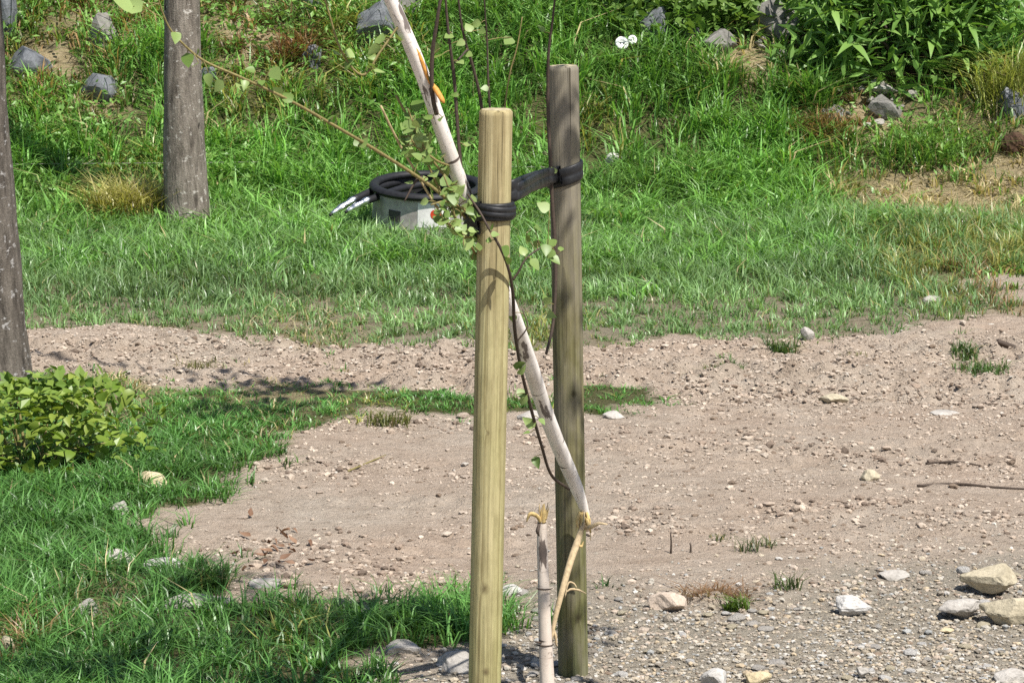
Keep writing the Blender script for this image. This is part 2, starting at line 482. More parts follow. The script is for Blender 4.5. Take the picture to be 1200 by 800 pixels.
def mat_birch(name='birch_bark', tint=(1.0, 0.97, 0.93)):
    m, nt, b = new_mat(name)
    tc = attr(nt, 'tc', 'Vector')
    n1 = noise(nt, mapping(nt, tc, (30, 30, 12)), 1.0, 5, 0.6)
    len_ = noise(nt, mapping(nt, tc, (60, 60, 420)), 1.0, 2, 0.5)
    patch = noise(nt, mapping(nt, tc, (45, 45, 11), (2, 5, 1)), 1.0, 4, 0.6)
    node = noise(nt, mapping(nt, tc, (8, 8, 55), (1, 2, 3)), 1.0, 2, 0.5)
    spot = noise(nt, mapping(nt, tc, (260, 260, 260)), 1.0, 2, 0.5)
    c = ramp(nt, n1, [(0.3, (0.66, 0.62, 0.58)), (0.5, (0.79, 0.76, 0.73)), (0.7, (0.84, 0.82, 0.80))])
    c = mixc(nt, ramp(nt, len_, [(0.63, (0, 0, 0)), (0.72, (0.5, 0.5, 0.5))]), c, (0.26, 0.20, 0.16))
    c = mixc(nt, ramp(nt, spot, [(0.70, (0, 0, 0)), (0.75, (0.8, 0.8, 0.8))]), c, (0.12, 0.095, 0.08))
    c = mixc(nt, ramp(nt, patch, [(0.585, (0, 0, 0)), (0.62, (1, 1, 1))]), c, (0.17, 0.145, 0.135))
    c = mixc(nt, ramp(nt, node, [(0.635, (0, 0, 0)), (0.67, (1, 1, 1))]), c, (0.09, 0.07, 0.06))
    c = mixc(nt, 1.0, c, tint, 'MULTIPLY')
    nt.links.new(c, b.inputs['Base Color'])
    b.inputs['Roughness'].default_value = 0.7
    bump(nt, b, n1, 0.4, 0.002)
    return m

def mat_bark(name, dark, mid, light, fleck):
    m, nt, b = new_mat(name)
    tc = attr(nt, 'tc', 'Vector')
    big = noise(nt, mapping(nt, tc, (7, 7, 3)), 1.0, 5, 0.6)
    fiss = noise(nt, mapping(nt, tc, (45, 45, 9)), 1.0, 5, 0.65)
    fl = noise(nt, mapping(nt, tc, (38, 38, 48), (5, 2, 9)), 1.0, 3, 0.6)
    fine = noise(nt, tc, 190, 4, 0.7)
    c = ramp(nt, fiss, [(0.28, dark), (0.47, mid), (0.7, light)])
    c = mixc(nt, 0.5, c, ramp(nt, big, [(0.3, (0.72, 0.68, 0.64)), (0.7, (1.2, 1.2, 1.2))]), 'MULTIPLY')
    c = mixc(nt, 0.6, c, ramp(nt, fine, [(0.3, (0.6, 0.6, 0.6)), (0.65, (1.2, 1.2, 1.2))]), 'MULTIPLY')
    c = mixc(nt, ramp(nt, fl, [(0.60, (0, 0, 0)), (0.68, (0.85, 0.85, 0.85))]), c, fleck)
    kn = noise(nt, mapping(nt, tc, (16, 16, 11), (8, 3, 1)), 1.0, 2, 0.5)
    c = mixc(nt, ramp(nt, kn, [(0.70, (0, 0, 0)), (0.74, (0.9, 0.9, 0.9))]), c, tuple(d * 0.5 for d in dark))
    nt.links.new(c, b.inputs['Base Color'])
    b.inputs['Roughness'].default_value = 0.9
    b.inputs['Specular IOR Level'].default_value = 0.2
    bump(nt, b, math_n(nt, 'ADD', fiss, math_n(nt, 'MULTIPLY', fine, 0.3)), 0.9, 0.012)
    return m

M = {}
M['ground'] = mat_ground()
M['grass'] = mat_leaf('grass_blades', None, None, True, 0.42, 0.36)
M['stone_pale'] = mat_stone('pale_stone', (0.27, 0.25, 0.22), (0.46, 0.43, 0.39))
M['stone_white'] = mat_stone('whitish_stone', (0.38, 0.36, 0.33), (0.58, 0.56, 0.53))
M['stone_tan'] = mat_stone('tan_stone', (0.30, 0.26, 0.18), (0.50, 0.44, 0.32))
M['stone_grey'] = mat_stone('grey_stone', (0.15, 0.155, 0.16), (0.31, 0.32, 0.33))
M['stone_pink'] = mat_stone('pinkish_stone', (0.36, 0.285, 0.22), (0.50, 0.41, 0.33))
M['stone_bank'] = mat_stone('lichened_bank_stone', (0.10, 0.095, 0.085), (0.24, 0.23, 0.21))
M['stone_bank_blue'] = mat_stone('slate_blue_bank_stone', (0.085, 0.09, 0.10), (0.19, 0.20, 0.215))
M['stone_yellow'] = mat_stone('yellowish_stone', (0.40, 0.33, 0.20), (0.56, 0.47, 0.31))
M['pebble'] = None
M['stake_fresh'] = mat_wood('yellow_green_treated_wood', (0.27, 0.215, 0.11), (0.45, 0.39, 0.22), (0.58, 0.51, 0.30), (0.72, 0.86, 0.54), 0.95,
                            [(-0.004, -0.030, 0.47, 0.010), (0.002, -0.030, 0.315, 0.008), (-0.004, -0.030, 0.755, 0.005)])
M['stake_old'] = mat_wood('weathered_treated_wood', (0.09, 0.076, 0.038), (0.19, 0.165, 0.088), (0.265, 0.23, 0.13), (0.68, 0.92, 0.55), 1.0,
                          [(0.012, -0.027, 0.24, 0.010), (0.010, -0.028, 0.70, 0.007), (-0.01, -0.028, 0.99, 0.006)], (-0.01, -0.045), 0.6)
M['sawn'] = mat_plain('sawn_end_grain', (0.40, 0.34, 0.22), 0.85, 0, 120, 0.35)
M['birch'] = mat_birch()
M['birch_dull'] = mat_birch('dull_birch_bark', (0.78, 0.70, 0.62))
M['twig'] = mat_plain('dark_twig_bark', (0.060, 0.042, 0.030), 0.7, 0, 200, 0.3)
M['twig_green'] = mat_plain('olive_twig_bark', (0.21, 0.175, 0.065), 0.65, 0, 200, 0.3)
M['twig_dry'] = mat_plain('dry_twig_bark', (0.40, 0.32, 0.17), 0.7, 0, 200, 0.3)
M['torn'] = mat_plain('torn_yellow_wood', (0.52, 0.38, 0.16), 0.85, 0, 160, 0.3)
M['torn_orange'] = mat_plain('torn_orange_wood', (0.62, 0.29, 0.06), 0.7, 0, 160, 0.3)
M['splinter'] = mat_plain('fresh_pale_wood', (0.50, 0.385, 0.23), 0.8, 0, 160, 0.25)
M['bark_grey'] = mat_bark('grey_brown_bark', (0.075, 0.063, 0.052), (0.20, 0.173, 0.145), (0.32, 0.282, 0.24), (0.55, 0.51, 0.46))
M['bark_dark'] = mat_bark('dark_grey_bark', (0.040, 0.034, 0.028), (0.12, 0.104, 0.087), (0.21, 0.184, 0.155), (0.42, 0.40, 0.38))
M['birch_leaf'] = mat_leaf('birch_leaf', (0.17, 0.28, 0.06), (0.38, 0.50, 0.18))
M['shrub_leaf'] = mat_leaf('shrub_leaf', (0.15, 0.25, 0.03), (0.34, 0.42, 0.08))
M['lance_leaf'] = mat_leaf('lance_leaf', (0.15, 0.30, 0.055), (0.30, 0.48, 0.12))
M['ivy_leaf'] = mat_leaf('round_leaf', (0.12, 0.22, 0.045), (0.24, 0.37, 0.09))
M['dead_leaf'] = mat_leaf('dead_leaf', (0.15, 0.075, 0.04), (0.30, 0.18, 0.11), False, 0.15, 0.7, (1, 0.8, 0.6))
M['crown'] = mat_leaf('crown_leaves', None, None, True, 0.35)
M['rubber'] = mat_plain('black_rubber', (0.016, 0.0165, 0.018), 0.5, 0, 90, 0.5, 0.4, 0.001)
M['hose'] = mat_plain('black_hose_rubber', (0.016, 0.016, 0.018), 0.55, 0, 60, 0.3, 0.3, 0.0004)
M['chrome'] = mat_plain('zinc_plated_metal', (0.82, 0.82, 0.82), 0.30, 1.0, 60, 0.08)
M['tub_grey'] = mat_plain('dusty_grey_plastic', (0.38, 0.35, 0.325), 0.75, 0, 26, 0.3)
M['label_white'] = mat_plain('white_label', (0.72, 0.70, 0.68), 0.5, 0, 50, 0.1)
M['print_red'] = mat_plain('red_print', (0.55, 0.05, 0.02), 0.5, 0, 50, 0.15)
M['print_dark'] = mat_plain('dark_print', (0.05, 0.045, 0.045), 0.6, 0, 50, 0.2)
M['white_plastic'] = mat_plain('white_plastic', (0.80, 0.80, 0.79), 0.35, 0, 30, 0.05)
M['root_clod'] = mat_plain('dark_brown_earth', (0.075, 0.045, 0.03), 0.95, 0, 60, 0.5, 0.1, 0.02)

def mat_attr_rough(name, rough=0.92):
    m, nt, b = new_mat(name)
    c = attr(nt, 'Col')
    g = nt.nodes.new('ShaderNodeNewGeometry')
    f = noise(nt, g.outputs['Position'], 320, 4, 0.7)
    c = mixc(nt, 0.7, c, ramp(nt, f, [(0.32, (0.55, 0.55, 0.55)), (0.65, (1.25, 1.25, 1.25))]), 'MULTIPLY')
    nt.links.new(c, b.inputs['Base Color'])
    b.inputs['Roughness'].default_value = rough
    b.inputs['Specular IOR Level'].default_value = 0.2
    bump(nt, b, f, 0.6, 0.004)
    return m
M['pebble'] = mat_attr_rough('pebble_stone')
M['clod'] = mat_attr_rough('soil_crumb', 0.97)

# ------------------------------------------------------------------ the ground sheet
def axis(lo, hi, step, grow, far_lo, far_hi, fine2=None):
    a = list(np.arange(lo, hi, step))
    s = step; v = a[0]
    left = []
    while v > far_lo:
        s *= grow; v -= s; left.append(v)
    s = step; v = a[-1]
    right = []
    if fine2:
        while v < fine2[0]:
            s = min(s * 1.05, fine2[1]); v += s; right.append(v)
    while v < far_hi:
        s *= grow; v += s; right.append(v)
    return np.array(left[::-1] + a + right)

gxs = axis(-1.95, 1.95, 0.0145, 1.13, -900, 900)
gys = axis(4.9, 9.9, 0.0145, 1.16, -900, 900, (16.0, 0.05))
X, Y = np.meshgrid(gxs, gys)
xf, yf = X.ravel(), Y.ravel()
gm, vm_ = zone_masks(xf, yf)
zf = base_height(xf, yf) + detail_height(xf, yf, gm, vm_)
d0, d1, d2 = dry_fields(xf, yf)
nx_, ny_ = len(gxs), len(gys)
ii = (np.arange(ny_ - 1)[:, None] * nx_ + np.arange(nx_ - 1)[None, :]).ravel()
quads = np.stack([ii, ii + 1, ii + nx_ + 1, ii + nx_], 1)
me = mesh_np('ground', np.stack([xf, yf, zf], 1), quads, M['ground'], True,
             np.stack([np.clip((gm - 0.55) / 0.45, 0, 1) ** 1.5 * (0.55 + 0.45 * np.clip((yf - 10.2) / 0.8, 0, 1) * (yf > 9.4) + 0.45 * (yf < 9.0)), vm_ * (1 - gm), np.clip((d0 + d1) * gm, 0, 1)], 1))
tag(link('ground', me), 'bare tan soil, gravel and turf rising to a grassy bank', None, None, 'structure')

# ------------------------------------------------------------------ trees
LEAF_ATTR = {}
def leaf_mesh(name, length, width, mat, pts=5, fold=0.25, curl=0.15, tip=1.0):
    """an ovate blade in the xy plane growing along +y from the origin"""
    ts = np.linspace(0, 1, pts + 2)
    V = [(0, 0, 0)]
    F3 = []; F4 = []
    rows = []
    for t in ts[1:-1]:
        w = width * 0.5 * (math.sin(math.pi * t ** (0.66 * tip)) ** 0.85) * (1.12 - 0.3 * t)
        z = -curl * length * t * t
        k = len(V)
        V += [(-w, t * length, z + fold * w), (0, t * length, z), (w, t * length, z + fold * w)]
        rows.append(k)
    V.append((0, length, -curl * length))
    last = len(V) - 1
    F3 += [(0, rows[0] + 1, rows[0]), (0, rows[0] + 2, rows[0] + 1)]
    for a, b in zip(rows[:-1], rows[1:]):
        F4 += [(a, a + 1, b + 1, b), (a + 1, a + 2, b + 2, b + 1)]
    F3 += [(rows[-1], rows[-1] + 1, last), (rows[-1] + 1, rows[-1] + 2, last)]
    return mesh_np(name, V, [np.array(F3), np.array(F4)], mat, True)

def rand_quat(up_bias=1.0, rng=random, lean=0.0):
    n = Vector((rng.gauss(0, 1), rng.gauss(0, 1) - lean, rng.gauss(0, 1) + up_bias * 2)).normalized()
    q = Vector((0, 0, 1)).rotation_difference(n)
    return q @ Quaternion((0, 0, 1), rng.uniform(0, 2 * math.pi))

def foliage_np(name, centers, size, mat, c1, c2, up=0.6, aspect=0.7):
    """many small folded leaves as one mesh"""
    n = len(centers)
    C = np.asarray(centers, float)
    nrm = RNG.normal(size=(n, 3)); nrm[:, 2] += up * 2
    nrm /= np.linalg.norm(nrm, axis=1)[:, None]
    d = RNG.normal(size=(n, 3)); d -= nrm * (d * nrm).sum(1)[:, None]; d /= np.linalg.norm(d, axis=1)[:, None]
    s = np.cross(nrm, d)
    L = size * RNG.uniform(0.7, 1.3, n)[:, None]
    V = np.stack([C, C + d * L * 0.5 + s * L * aspect * 0.5 + nrm * L * 0.08, C + d * L * 1.0, C + d * L * 0.5 - s * L * aspect * 0.5 + nrm * L * 0.08], 1).reshape(-1, 3)
    k = np.arange(n) * 4
    Fs = np.vstack([np.stack([k, k + 1, k + 2], 1), np.stack([k, k + 2, k + 3], 1)])
    t = RNG.uniform(0, 1, n)[:, None]
    col = np.repeat(np.array(c1) * (1 - t) + np.array(c2) * t, 4, axis=0)
    return mesh_np(name, V, Fs, mat, False, col)

def build_tree(name, label, path_pts, radii, mat, crown_base, crown_r, crown_h, nleaf, seed, extra=None):
    rr = random.Random(seed)
    base = Vector(path_pts[0])
    root = empty(name, base)
    tag(root, label, 'tree', 'trees growing by the bank')
    P = smooth_path([Vector(p) - base for p in path_pts], 110)
    # finer at the foot
    tr = link('trunk', tube_mesh('trunk', P, radii, 56, mat, 0.06, seed, True, 0, (3.0, 2.0)), root)
    top = Vector(P[-1])
    cents = []
    for k in range(9):
        zt = crown_base + (P[-1][2] - crown_base) * k / 9.0
        i = int(np.argmax(P[:, 2] >= zt))
        s = Vector(P[i]); a = rr.uniform(0, 6.28); ln = crown_r * rr.uniform(0.7, 1.1)
        e = s + Vector((math.cos(a) * ln, math.sin(a) * ln, ln * rr.uniform(0.6, 1.0)))
        m_ = (s + e) * 0.5 + Vector((0, 0, -0.1 * ln))
        lp = smooth_path([s, m_, e], 10)
        link('limb', tube_mesh('limb', lp, [radii[-1] * 0.9, radii[-1] * 0.5, 0.006], 8, mat, 0.05, seed + k), root)
        for _ in range(nleaf // 9):
            u = rr.uniform(0.35, 1.1)
            c = s + (e - s) * u
            cents.append((c.x + rr.gauss(0, 0.30), c.y + rr.gauss(0, 0.30), c.z + rr.gauss(0, 0.25)))
    fo = link('crown', foliage_np('crown', cents, 0.07, M['crown'], (0.06, 0.12, 0.02), (0.12, 0.20, 0.04)), root)
    if extra:
        for pts, rad, nl, sp in extra:  # added limbs whose leaf sprays are there to cast shade
            q = [Vector(p) - base for p in pts]
            lp = smooth_path(q, 14)
            link('limb', tube_mesh('limb', lp, rad, 8, mat, 0.05, seed + 31), root)
            e = q[-1]
            cs = [(e.x + rr.gauss(0, sp), e.y + rr.gauss(0, sp * 0.7), e.z + rr.gauss(0, sp * 0.4)) for _ in range(nl)]
            link('shade_leaf_spray', foliage_np('shade_leaf_spray', cs, 0.06, M['crown'], (0.06, 0.12, 0.02), (0.12, 0.20, 0.04)), root)['kind'] = 'stuff'
    return root

def px_col(pts, Y0):
    return [at(px, py, Y0 + dy) for (px, py, dy) in pts]

# tree standing at the foot of the bank
bx, by = gp(222, 270)
yb = by + 0.06
foot = at(223, 282, yb)
pts = [foot, at(221, 262, yb), at(219, 235, yb), at(216.5, 180, yb), at(214.5, 90, yb), at(213, 0, yb), at(209, -300, yb), at(206, -900, yb), at(208, -1700, yb)]
w = 1.0 / ppm(yb)
build_tree('grey_trunk_tree', 'grey-brown tree trunk with pale flecks at the foot of the grassy bank', pts,
           [37 * w, 29.5 * w, 26.5 * w, 25 * w, 22.5 * w, 20.5 * w, 18 * w, 12 * w, 5 * w], M['bark_grey'], 5.0, 1.3, 3.0, 1400, 5)
# radii are spread evenly over the path, so the foot flare comes from the dense lower points
yb1 = gp(0, 452)[1] + 0.10
w1 = 1.0 / ppm(yb1)
pts = [at(-2, 470, yb1), at(-5, 440, yb1), at(-11, 380, yb1), at(-17, 300, yb1), at(-26, 190, yb1), at(-32, 80, yb1), at(-50, -400, yb1), at(-60, -1500, yb1), at(-40, -3000, yb1)]
sh = gp(335, 457)
hb = 2.3  # unseen leaf sprays added sunward of these grass spots to shade them
bl = (sh[0] + to_sun.x / to_sun.z * hb, sh[1] + to_sun.y / to_sun.z * hb, hb)
sh2 = gp(275, 485)
bl2 = (sh2[0] + to_sun.x / to_sun.z * hb, sh2[1] + to_sun.y / to_sun.z * hb, hb)
tr_at = at(-36, -200, yb1)
build_tree('dark_trunk_tree', 'dark grey cracked tree trunk rising behind the leafy plant', pts,
           [50 * w1, 45 * w1, 42 * w1, 40.5 * w1, 39 * w1, 37 * w1, 33 * w1, 22 * w1, 10 * w1], M['bark_dark'], 8.0, 1.1, 3.0, 900, 8,
           extra=[([tr_at, ((tr_at.x + bl[0]) / 2, (tr_at.y + bl[1]) / 2, 2.35), bl], [0.02, 0.012, 0.005], 150, 0.13),
                  ([tr_at, ((tr_at.x + bl2[0]) / 2, (tr_at.y + bl2[1]) / 2, 2.3), bl2], [0.02, 0.012, 0.005], 90, 0.10)])

# ------------------------------------------------------------------ stakes
YL, YR = 5.08, 5.69
def stake(name, label, px_top, px_bot, ytop, Y, r, mat, seed):
    top = at(px_top, ytop, Y)
    low = at(px_bot, 800, Y)
    d = (top - low).normalized()
    gz = ground_z(low.x, Y)
    base = low + d * ((gz - 0.12 - low.z) / d.z)
    root = empty(name, base)
    L = (top - base).length
    root.rotation_mode = 'QUATERNION'
    root.rotation_quaternion = Vector((0, 0, 1)).rotation_difference(d)
    tag(root, label, 'stake', None)
    zs = np.concatenate([np.linspace(0, L - 0.02, 70), [L - 0.012, L - 0.006]])
    seg = 64; th = np.linspace(0, 2 * math.pi, seg, endpoint=False)
    V = []
    for z in zs:
        rr = r * (1 + 0.018 * 2 * fbm(np.cos(th) * 1.2 + 3, np.sin(th) * 1.2 + z * 2.2, seed, 2) + 0.010 * 2 * fbm(np.cos(th) * 7, np.sin(th) * 7 + z * 1.5, seed + 3, 2))
        V.append(np.stack([rr * np.cos(th), rr * np.sin(th), np.full(seg, z)], 1))
    tilt = 0.05
    V.append(np.stack([(r - 0.004) * np.cos(th), (r - 0.004) * np.sin(th), L - 0.0015 + tilt * r * np.cos(th) * 0.3 + 0.0006 * (vnoise(np.cos(th) * 4, np.sin(th) * 4, seed) - 0.5)], 1))
    V = np.vstack(V); n = len(zs) + 1
    idx = np.arange(seg); nx = (idx + 1) % seg
    Q = np.vstack([np.stack([i * seg + idx, i * seg + nx, (i + 1) * seg + nx, (i + 1) * seg + idx], 1) for i in range(n - 1)])
    link('shaft', mesh_np('shaft', V, Q, mat, True), root)
    # sawn top, slightly dished, with its own grain
    rings = [V[-seg:]]
    for f in (0.8, 0.5, 0.2):
        q = V[-seg:].copy(); q[:, :2] *= f
        q[:, 2] += 0.0012 * (vnoise(q[:, 0] * 300, q[:, 1] * 300, seed) - 0.3)
        rings.append(q)
    VT = np.vstack(rings + [[[0, 0, L]]])
    Q2 = np.vstack([np.stack([i * seg + idx, i * seg + nx, (i + 1) * seg + nx, (i + 1) * seg + idx], 1) for i in range(3)])
    T2 = np.stack([3 * seg + idx, 3 * seg + nx, np.full(seg, 4 * seg)], 1)
    link('sawn_top', mesh_np('sawn_top', VT, [Q2, T2], M['sawn'], True), root)
    return root, base, d

r_stake = 19.8 / ppm(YL)
stakeL, baseL, dirL = stake('wooden_stake', 'shorter smooth yellow-green round wooden stake wrapped by the ribbed black tie', 581.5, 568, 127, YL, r_stake, M['stake_fresh'], 3)
r_stakeR = 18.2 / ppm(YR)
stakeR, baseR, dirR = stake('wooden_stake', 'taller weathered grey-brown round wooden stake behind the leaning birch trunk', 660, 672, 76, YR, r_stakeR, M['stake_old'], 13)

def on_axis(base, d, z):
    return base + d * ((z - base.z) / d.z)

# ------------------------------------------------------------------ black rubber tree tie
def ribbon_mesh(name, path, axis_dirs, out_dirs, width, thick, mat, ribs=3, closed=False):
    """flat ribbed belt: path points, width directions, outward directions"""
    prof = []
    m = ribs * 6
    for i in range(m + 1):
        u = i / m
        prof.append((u - 0.5, 1.0 + 0.35 * (abs(math.sin(u * math.pi * ribs)) ** 0.6) - 0.35))
    prof = [(-0.5, 0.0)] + [(a, b) for a, b in prof] + [(0.5, 0.0)]
    V = []
    for p, a, o in zip(path, axis_dirs, out_dirs):
        for (u, h) in prof:
            V.append(np.array(p) + np.array(a) * (u * width) + np.array(o) * (h * thick))
    k = len(prof); n = len(path)
    Fq = []
    for i in range(n if closed else n - 1):
        j = (i + 1) % n
        for q in range(k):
            q2 = (q + 1) % k
            Fq.append((i * k + q, i * k + q2, j * k + q2, j * k + q))
    return mesh_np(name, V, np.array(Fq), mat, False if False else True)

tie = empty('rubber_tree_tie', on_axis(baseL, dirL, at(575, 248, YL).z))
tag(tie, 'black ribbed rubber tie strapped around both stakes and the birch trunk', 'tree tie')
tie_o = tie.location.copy()
def sub(v): return np.array(v) - np.array(tie_o)
def ring_around(name, c, d, r0, width, thick, tilt=(0, 0), n=56, a0=0, a1=2 * math.pi, ribs=3, wob=0.0, ell=None):
    d = Vector(d).normalized()
    ex = Vector((1, 0, 0)); ex = (ex - d * ex.dot(d)).normalized(); ey = d.cross(ex)
    closed = abs(a1 - a0 - 2 * math.pi) < 1e-6
    P, A, O = [], [], []
    for k in range(n):
        t = a0 + (a1 - a0) * (k / n if closed else k / (n - 1))
        o = ex * math.cos(t) + ey * math.sin(t)
        off = d * (tilt[0] * math.cos(t) + tilt[1] * math.sin(t)) * r0
        rr = r0 + wob * math.sin(t * 5)
        if ell: rr = rr * (1 + ell[0] * max(0, math.cos(t - ell[1])) ** 3)
        P.append(sub(c + o * rr + off)); A.append(np.array(d)); O.append(np.array(o))
    return link(name, ribbon_mesh(name, P, A, O, width, thick, M['rubber'], ribs, closed), tie)

cL = on_axis(baseL, dirL, at(575, 249, YL - r_stake).z)
ring_around('band', cL, dirL, r_stake + 0.0008, 0.031, 0.006, (0.02, 0.0), ribs=3)
ring_around('band', cL + dirL * 0.003, dirL, r_stake + 0.0045, 0.019, 0.005, (-0.10, 0.05), ribs=2)
ptR = at(662, 206, YR - r_stakeR)
cR = on_axis(baseR, dirR, ptR.z)
ring_around('band', cR, dirR, r_stakeR + 0.0008, 0.036, 0.005, (0.30, 0.05), ribs=2)
# the stretch between the stakes, from behind the front stake to the face of the rear one
def strip(name, pts, width, thick, ribs, out=(0, -1, 0.15), wdir=(0, 0, 1)):
    P = smooth_path(pts, 24)
    T = np.gradient(P, axis=0); T /= np.linalg.norm(T, axis=1)[:, None]
    wv = np.array(wdir, float); A = []; O = []
    for t in T:
        a = wv - t * np.dot(wv, t); a /= np.linalg.norm(a)
        o = np.cross(t, a); 
        if np.dot(o, np.array(out)) < 0: o = -o
        A.append(a); O.append(o)
    return link(name, ribbon_mesh(name, [sub(p) for p in P], A, O, width, thick, M['rubber'], ribs), tie)
strip('strap', [at(586, 229, YL + r_stake + 0.004), at(606, 220, YL + r_stake * 1.3), at(626, 212, YR - 0.32), at(646, 206.5, YR - r_stakeR - 0.004), at(658, 205, YR - r_stakeR - 0.005)], 0.036, 0.005, 2)
strip('strap', [at(594, 231, YL + r_stake + 0.012), at(612, 221, YL + r_stake * 2.0), at(636, 208, YR - 0.2), at(652, 205, YR - r_stakeR * 0.6)], 0.030, 0.005, 2)
# loop that holds the trunk against the front stake
trunk_at_tie = at(555, 250, YL + 0.035)
strip('strap', [at(566, 247, YL - r_stake * 0.9), at(556, 249, YL - r_stake * 0.4), at(547, 254, YL + 0.015), at(547, 260, YL + 0.05), at(560, 256, YL + 0.075), at(585, 240, YL + 0.055)], 0.034, 0.005, 3)
strip('strap', [at(562, 266, YL - r_stake * 0.75), at(553, 268, YL - r_stake * 0.1), at(550, 273, YL + 0.03), at(560, 270, YL + 0.07), at(590, 250, YL + 0.055)], 0.026, 0.005, 2)

# ------------------------------------------------------------------ the snapped birch
LEAVES = [leaf_mesh('leaf', 1.0, 0.78, M['birch_leaf'], 5, 0.18, 0.10), leaf_mesh('leaf', 1.0, 0.68, M['birch_leaf'], 5, 0.35, 0.22),
          leaf_mesh('leaf', 1.0, 0.85, M['birch_leaf'], 5, 0.05, -0.10)]
def add_leaf(parent, pos, size, quat, meshes, name='leaf'):
    o = bpy.data.objects.new(name, random.choice(meshes))
    COL.objects.link(o)
    o.parent = parent
    o.location = pos
    o.scale = (size, size, size)
    o.rotation_mode = 'QUATERNION'
    o.rotation_quaternion = quat
    return o

sap_pts = [(688, 606, 5.628), (676, 572, 5.60), (660, 535, 5.545), (640, 485, 5.46), (622, 430, 5.36), (602, 372, 5.25), (578, 312, 5.165), (556, 258, 5.128),
           (538, 210, 5.10), (520, 160, 5.07), (503, 110, 5.045), (486, 65, 5.02), (466, 18, 5.0), (440, -42, 4.97), (408, -130, 4.92), (376, -250, 4.86), (366, -400, 4.82), (385, -560, 4.80), (425, -740, 4.78), (455, -860, 4.78)]
sap_pts = [at(*p) for p in sap_pts]
sap = empty('birch_sapling', sap_pts[0])
tag(sap, 'snapped white-barked birch sapling leaning on the stakes with leafy twigs', 'sapling')
so = Vector(sap_pts[0])
spath = smooth_path([p - so for p in sap_pts], 150)
rad = [0.0070, 0.0130, 0.0148, 0.0150, 0.0146, 0.0142, 0.0138, 0.0134, 0.0132, 0.0130, 0.0128, 0.0126, 0.0122, 0.0118, 0.0115, 0.0105, 0.009, 0.0075, 0.005, 0.003]
trunk = link('trunk', tube_mesh('trunk', spath, rad, 28, M['birch'], 0.05, 44, True, 0.0, (3, 14)), sap)
def L(px, py, Y): return at(px, py, Y) - so

def splinter(name, pts, rad, mat, parent, seg=7, seed=1):
    return link(name, tube_mesh(name, smooth_path(pts, 14), rad, seg, mat, 0.25, seed), parent)
# torn end: yellow fibres and a white curl of bark
for k, (pts, rad_, mt) in enumerate([
        ([L(684, 596, 5.622), L(680, 606, 5.612), L(682, 618, 5.606)], [0.0050, 0.0042, 0.001], 'torn'),
        ([L(686, 602, 5.62), L(690, 616, 5.60), L(693, 624, 5.60)], [0.0045, 0.0034, 0.0008], 'torn'),
        ([L(684, 618, 5.61), L(692, 617, 5.597), L(702, 613, 5.59), L(712, 614, 5.585)], [0.005, 0.0045, 0.003, 0.001], 'splinter'),
        ([L(680, 600, 5.612), L(676, 610, 5.603), L(679, 622, 5.60)], [0.004, 0.003, 0.0008], 'torn')]):
    splinter('torn_wood', pts, rad_, M[mt], sap, 8, 60 + k)
for k in range(9):
    a = k * 0.7
    e = L(684 + 7 * math.cos(a) + random.uniform(-3, 6), 622 + random.uniform(-6, 12), 5.605 + 0.012 * math.sin(a))
    b_ = L(684 + 4 * math.cos(a), 600, 5.617 + 0.006 * math.sin(a))
    splinter('fibre', [b_, (b_ + e) / 2 + Vector((0.003 * math.cos(a), -0.002, 0)), e], [0.0022, 0.0018, 0.0004], M['splinter' if k % 2 else 'torn'], sap, 5, 200 + k)
# orange torn flap on the trunk and the long wound above it
splinter('torn_bark', [L(505, 96, 5.03), L(511, 105, 5.012), L(518, 117, 5.005), L(521, 121, 5.005)], [0.002, 0.0052, 0.0048, 0.001], M['torn_orange'], sap, 8, 70)
splinter('torn_bark', [L(487, 56, 5.008), L(492, 68, 5.014), L(499, 86, 5.022), L(504, 98, 5.028)], [0.0015, 0.004, 0.004, 0.002], M['torn_orange'], sap, 6, 71)

def leaf_quat(droop=0.5):
    return rand_quat(0.5)

def twig(pts, rad, mat, leaves=(), nrand=0, size=0.024, foldup=0.9, spread=0.02, t0=0.1):
    P = [L(*p) for p in pts]
    path = smooth_path(P, max(14, 5 * len(P)))
    o = link('branch', tube_mesh('branch', path, rad, 7, M[mat], 0.10, random.randint(0, 999)), sap)
    for (px, py, Yv, s) in leaves:
        q = L(px, py, Yv)
        add_leaf(o, q, s, rand_quat(foldup * 0.7, random, 1.8), LEAVES)
        # stalk to the nearest twig point
        i = int(np.argmin(((path - np.array(q)) ** 2).sum(1)))
        if (Vector(path[i]) - q).length > 0.004:
            link('leaf_stalk', tube_mesh('leaf_stalk', smooth_path([Vector(path[i]), (Vector(path[i]) + q) / 2 + Vector((0, 0, 0.002)), q], 5), [0.0009, 0.0007], 5, M['twig_green']), o)
    for k in range(nrand):
        i = int(random.uniform(t0, 1) * (len(path) - 1))
        off = Vector((random.gauss(0, 1), random.gauss(0, 1), random.gauss(0, 1))).normalized() * spread * random.uniform(0.5, 1.2)
        q = Vector(path[i]) + off
        add_leaf(o, q, size * random.uniform(0.7, 1.25), rand_quat(foldup * 0.8, random, 1.1), LEAVES)
        link('leaf_stalk', tube_mesh('leaf_stalk', smooth_path([Vector(path[i]), Vector(path[i]) + off * 0.55 + Vector((0, 0, 0.002)), q], 5), [0.0009, 0.0007], 4, M['twig_green']), o)
    return o

